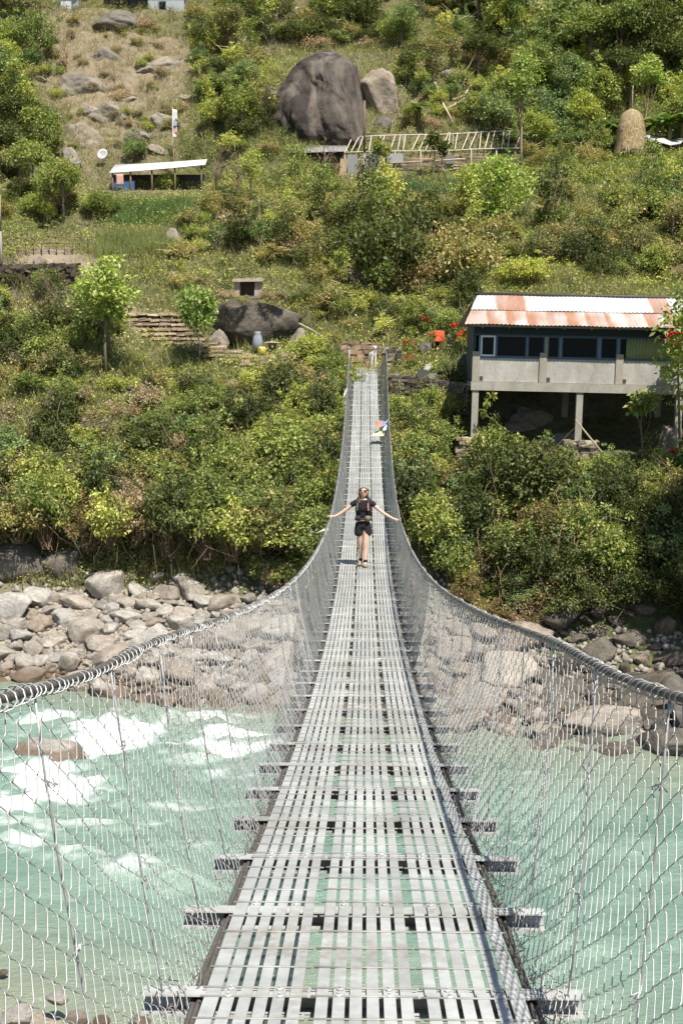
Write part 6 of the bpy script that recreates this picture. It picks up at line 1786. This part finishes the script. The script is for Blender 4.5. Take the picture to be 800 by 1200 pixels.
# big tree rooted just right of the picture: its boughs reach in beside the roof and shade the cliff
t = tree_proto("bank_tree", 31, 12.5, 5.0, 4.2, 330, 34, .24, 'mid', .2, spr=.2, lobes=9, limbs=16); t.location = (15.6, 44.3, hs(15.6, 44.3) - .2)
tag(t, "large leafy tree rooted on the right bank just outside the photo", "tree")
t = tree_proto("bank_tree", 33, 19.5, 11.0, 4.7, 400, 34, .24, 'mid', .26, spr=.2, lobes=9, limbs=16); t.location = (15.4, 41.6, hs(15.4, 41.6) - .2)  # unseen tree added for its shade on the cliff
tag(t, "tall unseen tree at the water on the right bank, added to shade the cliff", "tree")
t = tree_proto("bank_tree", 32, 9.5, 3.6, 2.5, 120, 32, .24, 'bright', .12, spr=.22, lobes=8, limbs=12); p = at(822, 505, 50.5); t.location = (p[0], p[1], hs(p[0], p[1]) - .2)
tag(t, "broad-leaved tree reaching in from the right edge over the end of the tin roof", "tree")
# young trees dotted over the slopes
SP = [tree_proto("young_tree", 81, 4.2, 1.4, 1.1, 34, 28, .19, 'bright', .04, spr=.36, limbs=6), tree_proto("young_tree", 82, 5.2, 1.8, 1.3, 40, 28, .19, 'mid', .05, spr=.34, limbs=6), tree_proto("young_tree", 83, 3.6, 1.0, 1.0, 30, 26, .17, 'olive', .04, spr=.38, limbs=6), tree_proto("young_tree", 84, 4.8, 1.5, 1.2, 36, 28, .18, 'dark', .05, spr=.34, limbs=6)]
SN = ["light green", "mid green", "olive", "dark green"]; su = set()
def saplings(rect, n, where, smin=.6, smax=1.1):
    k = 0
    for t in range(n * 10):
        if k >= n: break
        px, py = rr.uniform(rect[0], rect[2]), rr.uniform(rect[1], rect[3])
        if blocked(px, py) or (370 < px < 460 and 385 < py < 450): continue
        i = rr.randrange(4); put(SP[i], px, py, rr.uniform(smin, smax), None, SN[i] + " young tree " + where, "young trees on the slopes", first=i not in su, sz=rr.uniform(.9, 1.25)); su.add(i); k += 1
saplings((330, 300, 415, 400), 6, "above the left side of the bridge head", .5, .8)
saplings((420, 250, 560, 330), 9, "on the slope between bridge head and onion field")
saplings((590, 235, 820, 320), 9, "on the slope above the tin roof", .6, 1.0)
saplings((200, 235, 400, 300), 8, "on the slope below the boulder terrace", .5, .95)
saplings((-10, 380, 130, 430), 5, "left of the stone steps", .4, .6)
saplings((238, 10, 320, 170), 10, "left of the huge boulder", .7, 1.2)
saplings((420, -10, 600, 120), 12, "above the pole-framed shed", .7, 1.2)
saplings((330, 0, 430, 50), 5, "above the huge boulder", .6, 1.0)
saplings((-10, 440, 390, 540), 3, "on the left slope above the beach thicket", .4, .6)
saplings((0, 20, 45, 200), 6, "at the far left of the upper slope", .7, 1.2)
# bare trees
B = [bare_tree_proto("bare_tree", 5, 4.6, .17, .75, 4, (.75, .65, .6), .33), bare_tree_proto("bare_tree", 6, 4.2, .07, .6, 4, (1.5, 1.35, 1.15), .2), bare_tree_proto("bare_tree", 7, 5.0, .05, .45, 3, (1.1, 1.0, .9), .14)]
bu = set()
def bput(i, px, py, s, label, **k):
    o = put(B[i], px, py, s, None, label, None, first=i not in bu, **k); bu.add(i)
bput(0, 256, 226, 1.05, "dark twisted leafless tree at the right end of the white-roofed shed")
bput(0, 278, 230, .95, "second dark twisted leafless tree, right of its twin by the shed")
bput(0, 379, 210, 1.0, "gnarled half-bare tree standing in front of the huge boulder")
bput(0, 392, 208, .7, "smaller gnarled tree beside the lean-to roof")
bput(1, 80, 85, 1.1, "pale leafless tree on the left of the dry slope")
bput(1, 135, 100, .9, "pale leafless tree in the middle of the dry slope")
bput(1, 182, 122, .8, "small leafless tree on the right of the dry slope")
bput(1, 370, 34, 1.0, "grey leafless tree above the huge boulder")
bput(1, 738, 130, 1.25, "leafless branching tree rising behind the haystack")
bput(1, 203, 195, .8, "thin bare tree by the prayer flag pole")
bput(2, 62, 398, 1.25, "tall thin sapling with a dark stem, leftmost below the fence")
bput(2, 70, 402, 1.3, "tall thin sapling, second below the fence")
bput(2, 88, 392, 1.3, "forked thin sapling below the right end of the fence")
bput(2, 32, 520, 1.0, "pale bare sapling on the grassy left slope by the dark evergreen bush")
bput(2, 305, 300, .9, "thin bare sapling below the lean-to terrace")
bput(2, 252, 300, .9, "thin bare sapling right of the grassy terrace on the left")
# papaya-like saplings by the shed frame
for i, (px, py, s, lb) in enumerate(((442, 207, .9, "young palm-like sapling left of centre before the cane wall"), (451, 208, .8, "second young palm-like sapling before the cane wall"), (507, 210, 1.15, "bushy-topped small tree in front of the middle of the cane wall"), (517, 209, .9, "small leafy tree beside the bushy-topped one at the cane wall"))):
    t = tree_proto("sapling", 60 + i, 3.0, 1.7, .55, 16, 26, .24, 'mid' if i < 2 else 'dark', .05, spr=.4, limbs=4); put(t, px, py, s, 0, lb, None, first=True, Y=90.6)
# dead pale roots and branches in the landslip
for i, (pts, lb) in enumerate(((((509, 104), (518, 128), (530, 150)), "long pale dead branch lying down the landslip above the shed frame"), (((530, 125), (543, 120), (551, 108)), "forked pale dead branch on the landslip"), (((522, 135), (540, 126), (548, 116)), "thin pale root crossing the landslip"))):
    mb = MB(); q = [Vector(hit(*a)) + Vector((0, -.25, .35)) for a in pts]; mb.tube(q, [.12, .09, .05], 6, 0, (1.1, 1.0, .85)); tag(mb.build("dead_branch", M['bamboo']), lb, "branch")
# pale bare vines hanging on the right bank
mb = None
for k_ in range(22):
    px = rr.uniform(545, 690); py = rr.uniform(575, 650); p = hit(px, py); q = hit(min(px + rr.uniform(-28, 18), 800), py + rr.uniform(45, 90))
    if p is None or q is None: continue
    p = Vector(p) + Vector((0, -1.0, 1.2)); q = Vector(q) + Vector((0, -.9, .4)); mb = MB()
    pts = [p.lerp(q, t) + Vector((rr.uniform(-.18, .18), rr.uniform(-.15, .1), .35 * math.sin(t * 3.14))) for t in np.linspace(0, 1, 7)]
    mb.tube(pts, [.016, .015, .013, .012, .010, .008, .004], 5, 0, (1.45, 1.25, 1.0))
    for e in range(3):
        a = pts[rr.randint(2, 5)]; mb.tube([a, a + Vector((rr.uniform(-.3, .3), -.1, rr.uniform(-.3, .05))), a + Vector((rr.uniform(-.5, .5), -.12, rr.uniform(-.7, -.2)))], [.009, .007, .003], 4, 0, (1.45, 1.25, 1.0))
    tag(mb.build("vine", M['bark']), "bare pale vine trailing down the right bank below the house", "vine", "bare vines on the right bank")
for k_ in range(14):
    px = rr.uniform(60, 330); py = rr.uniform(590, 640); p = hit(px, py); q = hit(px + rr.uniform(-18, 24), py + rr.uniform(35, 60))
    p = Vector(p) + Vector((0, -1.0, 1.1)); q = Vector(q) + Vector((0, -1.1, .3)); mb = MB()
    pts = [p.lerp(q, t) + Vector((rr.uniform(-.15, .15), rr.uniform(-.15, .1), .3 * math.sin(t * 3.14))) for t in np.linspace(0, 1, 7)]
    mb.tube(pts, [.015, .013, .012, .011, .01, .008, .004], 5, 0, (1.1, .95, .8))
    tag(mb.build("vine", M['bark']), "bare vine trailing from the left bank thicket", "vine", "bare vines on the left bank")
# banana plants
def banana(seed):
    r3 = random.Random(seed); o = empty("banana_plant"); mb = MB(); mb.tube([(0, 0, -.2), (.03, 0, 1.1), (0, .04, 2.0)], [.14, .11, .07], 8, 0, (.9, 1.0, .5)); mb.build("stem", M['bark'], o)
    for k in range(8):
        a = k * .785 + r3.uniform(-.3, .3); L = r3.uniform(1.5, 2.2); up = r3.uniform(.5, 1.1); grid = []
        for i in range(9):
            t = i / 8; x = L * t * math.cos(up * .6); z = 1.9 + L * (math.sin(up) * t - .75 * t * t); w = .30 * math.sin(math.pi * min(1, .12 + t * .86)) ** .7
            grid.append([Vector((x * math.cos(a) - y * math.sin(a), x * math.sin(a) + y * math.cos(a), z - abs(y) * .35 + (.03 * math.sin(i * 2.7) if y else 0))) for y in (-w, 0, w)])
        mb = MB(); c = r3.choice([(.10, .16, .04), (.13, .19, .05), (.075, .125, .035)]); mb.sheet(grid, 0, 0, c); mb.build("leaf", M['leaf'], o)
    return o
bp = banana(1)
for i, (px, py, s, lb) in enumerate(((768, 176, 1.0, "banana plant directly right of the haystack"), (783, 178, 1.15, "taller banana plant near the right edge behind the low shelter"), (797, 172, 1.0, "banana plant at the right edge of the upper terrace"), (712, 172, .8, "small banana plant left of the haystack"), (490, 152, .8, "broad-leaved banana plant behind the shed frame"))):
    put(bp, px, py, s, None, lb, None, cat="banana plant", first=i == 0)
# flowering bushes
FB_ = []
for s_ in range(2):
    root = empty("flowering_bush"); g = np.random.default_rng(500 + s_)
    me = plant_mesh("foliage", 520 + s_, .55, 1.0, 36, 26, .11, 'mid', spr=.3); link_mesh("foliage", me, root, LM)
    c = g.normal(size=(6, 3)) * [.28, .28, .14] + [0, -.2, .95]; v, f, cl = leaf_cloud(c, 26, .12, .10, 1.0, [(.60, .02, .012), (.50, .015, .015), (.68, .04, .02)], g); link_mesh("flowers", np_mesh("flowers", v, f, cl), root, LM); FB_.append(root)
fu = set()
for px, py, s, lb in ((498, 392, .75, "red-flowered bush highest in the garden behind the hung cloths"), (480, 418, .8, "red-flowered bush beside the short wooden post"), (481, 432, .6, "low red-flowered plant at the left end of the garden wall"), (538, 404, 1.0, "red-flowered bush by the left corner of the house"), (551, 398, .7, "small red-flowered bush tight against the house's blue corner"), (508, 404, .55, "little red-flowered plant under the hung orange-red cloth"), (543, 412, .8, "second red-flowered bush by the corner of the house, lower"), (794, 552, .9, "shrub with small reddish flowers under the right end of the house")):
    i = len(fu) % 2; p = hit(px, py); p = at(px, py, p[1]); o = FB_[i] if i not in fu else copy_tree(FB_[i]); fu.add(i if i not in fu else 100 + len(fu)); o.location = (p[0], p[1], hs(p[0], p[1]) - .05); o.scale = (s,) * 3; tag(o, lb, "flowering bush")
rt = empty("flowering_bush", at(793, 425, 53.0)); g = np.random.default_rng(77)
link_mesh("foliage", plant_mesh("foliage", 540, .6, 1.1, 40, 26, .14, 'bright', spr=.3), rt, LM)
v, f, cl = leaf_cloud(g.normal(size=(4, 3)) * [.2, .15, .1] + [-.1, -.35, 1.0], 30, .13, .13, 1.0, [(.62, .03, .03), (.55, .02, .03)], g); link_mesh("flowers", np_mesh("flowers", v, f, cl), rt, LM)
mb = MB(); mb.tube([(0, 0, .3), (.15, .05, -2), (.3, 0, -5.0)], [.04, .05, .06], 6, 0, (1, .9, .8)); mb.build("trunk", M['bark'], rt)
tag(rt, "tall red-flowered shrub in front of the right end of the window band", "flowering bush")
t = tree_proto("sapling", 71, 3.4, 2.0, .8, 22, 24, .22, 'mid', .035, spr=.4, limbs=6, tcol=(1.5, 1.3, 1.1)); p = at(752, 545, 52.8); put(t, 752, 545, 1.0, 0, "thin-stemmed sapling under the house between middle and right pillars", None, first=True, Y=52.8)

# ---- grass, crops and undergrowth: nobody could count them
def blades(name, X, Y, Z, hgt, width, col, per, g, lean=.35, spread=.16):
    n = len(X); N = n * per
    bx = np.repeat(X, per) + g.normal(size=N) * spread; by = np.repeat(Y, per) + g.normal(size=N) * spread; bz = np.repeat(Z, per) - .04
    H_ = np.repeat(hgt, per) * g.uniform(.5, 1.2, N); a = g.uniform(0, 6.283, N); w = width * g.uniform(.6, 1.4, N)
    tx, ty = g.normal(size=N) * lean * H_, g.normal(size=N) * lean * H_
    p0 = np.stack([bx - np.cos(a) * w, by - np.sin(a) * w, bz], 1); p1 = np.stack([bx + np.cos(a) * w, by + np.sin(a) * w, bz], 1); p2 = np.stack([bx + tx, by + ty, bz + H_], 1)
    v = np.stack([p0, p1, p2], 1).reshape(-1, 3); c = np.repeat(col, per, 0) * g.uniform(.75, 1.25, (N, 1))
    o = link_mesh(name, np_mesh(name, v, np.arange(N * 3).reshape(N, 3), np.repeat(c, 3, 0)), None, M['grass']); return tag(o, kind='stuff')
g = np.random.default_rng(9)
n = 155000
u = g.random(n); Y_ = 50.5 + (128 - 50.5) * u ** 1.15; X_ = g.uniform(-.39, .36, n) * Y_
hz = h(X_, Y_); dry = dryness(X_, Y_); P_ = px_of(X_, Y_)
# bare places: path, landing, landslip, garden soil
bare = np.zeros(n)
gi = np.clip(((X_ - xs[0]) / .42).astype(int), 0, nx - 1); gj = np.clip(((Y_ - ysr[0]) / .42).astype(int), 0, ny - 1)
bare = gcol[gj * nx + gi, 2]
keep = (hz > 2.2) & (g.random(n) > bare * 1.1) & ~((P_ > 116) & (P_ < 252) & (Y_ > 83) & (Y_ < 90.5) & (g.random(n) < .9)) & ~((P_ > 400) & (P_ < 622) & (Y_ > 87) & (Y_ < 93) & (g.random(n) < .8)) & ~((X_ > 4.2) & (X_ < 17) & (Y_ > 53.5) & (Y_ < 59.5)) & (g.random(n) < .55 + .45 * vnoise(X_ / 1.5, Y_ / 1.5, 55)) & ((g.random(n) < .75) | (np.exp(-((P_ - 137) / 75) ** 2 - ((Y_ - 106) / 10) ** 2) < .4))
X_, Y_, hz, dry, P_ = X_[keep], Y_[keep], hz[keep], dry[keep], P_[keep]
d2 = np.clip(dry + .45 * fbm(X_ / 2.2, Y_ / 2.2, 91, 3) + g.normal(size=len(X_)) * .12, 0, 1)[:, None]
gr = np.array([.215, .24, .085]) * (1 + .5 * fbm(X_ / 4, Y_ / 4, 19, 2))[:, None]; st = np.array([.29, .245, .15])
col = gr * (1 - d2) + st * d2
blades("grass", X_, Y_, hz, .22 + .28 * vnoise(X_ / 2, Y_ / 2, 7) + .1 * (Y_ > 90), .016, col, 4, g, .45)
# taller rank weeds and straw in drifts
m2 = (vnoise(X_ / 2.6, Y_ / 2.6, 201) > .52) & (g.random(len(X_)) < .30) & ~((P_ > 480) & (P_ < 560) & (Y_ > 59) & (Y_ < 64)) & ~((P_ > 100) & (P_ < 260) & (Y_ > 76) & (Y_ < 92))
wc = np.where((g.random(m2.sum()) < .25 + .5 * dry[m2])[:, None], np.array([[.29, .24, .145]]), np.array([[.21, .235, .08]]))
blades("weeds", X_[m2], Y_[m2], hz[m2], np.full(m2.sum(), .75), .020, wc, 7, g, .40, .2)
# undergrowth leaves hugging the slope
m_ = g.random(len(X_)) < np.clip(.80 - dry * .8, 0, 1) * .85
ux, uy, uz = X_[m_], Y_[m_], hz[m_]
v, f, cl = leaf_cloud(np.stack([ux, uy, uz + .10 + .5 * np.clip(vnoise(ux / 1.1, uy / 1.1, 5) - .3, 0, 1)], 1), 9, .36, .135, .9, PAL['mid'] + PAL['olive'] + PAL['bright'], g)
tag(link_mesh("undergrowth", np_mesh("undergrowth", v, f, cl), None, M['leaf']), kind='stuff')
# mixed tangle of leafy growth in drifts: one mass without separate bushes
th = vnoise(X_ / 3.1, Y_ / 3.1, 401) + .35 * fbm(X_ / .9, Y_ / .9, 402, 2)
zone = ~((P_ > 104) & (P_ < 262) & (Y_ > 75) & (Y_ < 92)) & ~((P_ > 400) & (P_ < 622) & (Y_ > 86) & (Y_ < 94)) & ~((P_ > 600) & (Y_ > 85.5) & (Y_ < 97)) & ~((P_ > 478) & (P_ < 560) & (Y_ > 58) & (Y_ < 64)) & ~((P_ > 130) & (P_ < 350) & (Y_ > 61) & (Y_ < 69)) & ~((P_ > 395) & (P_ < 462) & (Y_ > 58) & (Y_ < 66)) & ~((P_ > -20) & (P_ < 112) & (Y_ > 70) & (Y_ < 82))
zone &= ~((Y_ > 66) & (Y_ < 83) & (P_ > 200) & (g.random(len(X_)) < .45))
zone &= ~((P_ < 395) & (Y_ > 56) & (Y_ < 63.5) & (g.random(len(X_)) < .85))
m3 = np.nonzero((th > .56) & zone & (g.random(len(X_)) < .26 * (1.1 - dry)))[0]
tz = hz[m3] + np.clip((th[m3] - .56) * 4.5, .05, 1.15) * g.uniform(.25, 1.0, len(m3))
sp_i = (vnoise(X_[m3] / 4.5, Y_[m3] / 4.5, 405) * 5).astype(int)
PL = ['mid', 'bright', 'olive', 'dark', 'bright']; VV, FF, CC, nn_ = [], [], [], 0
for q in range(5):
    s_ = m3[sp_i == q]
    if not len(s_): continue
    v, f, cl = leaf_cloud(np.stack([X_[s_], Y_[s_], tz[sp_i == q]], 1), 24, .33, (.09, .12, .08, .15, .105)[q], .9, PAL[PL[q]], g, aspect=(.5, .42, .6, .35, .5)[q])
    VV.append(v); FF.append(f + nn_); CC.append(cl); nn_ += len(v)
tag(link_mesh("leafy_tangle", np_mesh("leafy_tangle", np.concatenate(VV), np.concatenate(FF), np.concatenate(CC)), None, M['leaf']), kind='stuff')
def patch(name, poly_px, n, hgt, cols, wdt=.014, per=4):
    pts = []
    for k in range(n):
        px = rr.uniform(poly_px[0], poly_px[2]); py = rr.uniform(poly_px[1], poly_px[3]); p = hit(px, py)
        if p is not None: pts.append(p)
    pts = np.array(pts); c = np.array(cols)[g.integers(0, len(cols), len(pts))]
    return blades(name, pts[:, 0], pts[:, 1], pts[:, 2], np.full(len(pts), hgt), wdt, c, per, g, .22, .2)
patch("tall_grass", (114, 280, 204, 302), 1500, .95, [(.22, .25, .08), (.26, .27, .10), (.17, .21, .07)])
patch("onion_crop", (442, 215, 560, 227), 1100, .55, [(.10, .20, .085), (.13, .24, .11), (.08, .16, .07)])
patch("green_crop", (134, 237, 222, 264), 2200, .5, [(.11, .19, .055), (.14, .22, .07), (.09, .155, .045)])
patch("terrace_crop", (610, 196, 815, 222), 2200, .35, [(.13, .19, .05), (.16, .21, .06)])
patch("garden_grass", (484, 376, 556, 440), 900, .3, [(.13, .18, .05), (.18, .20, .08)])
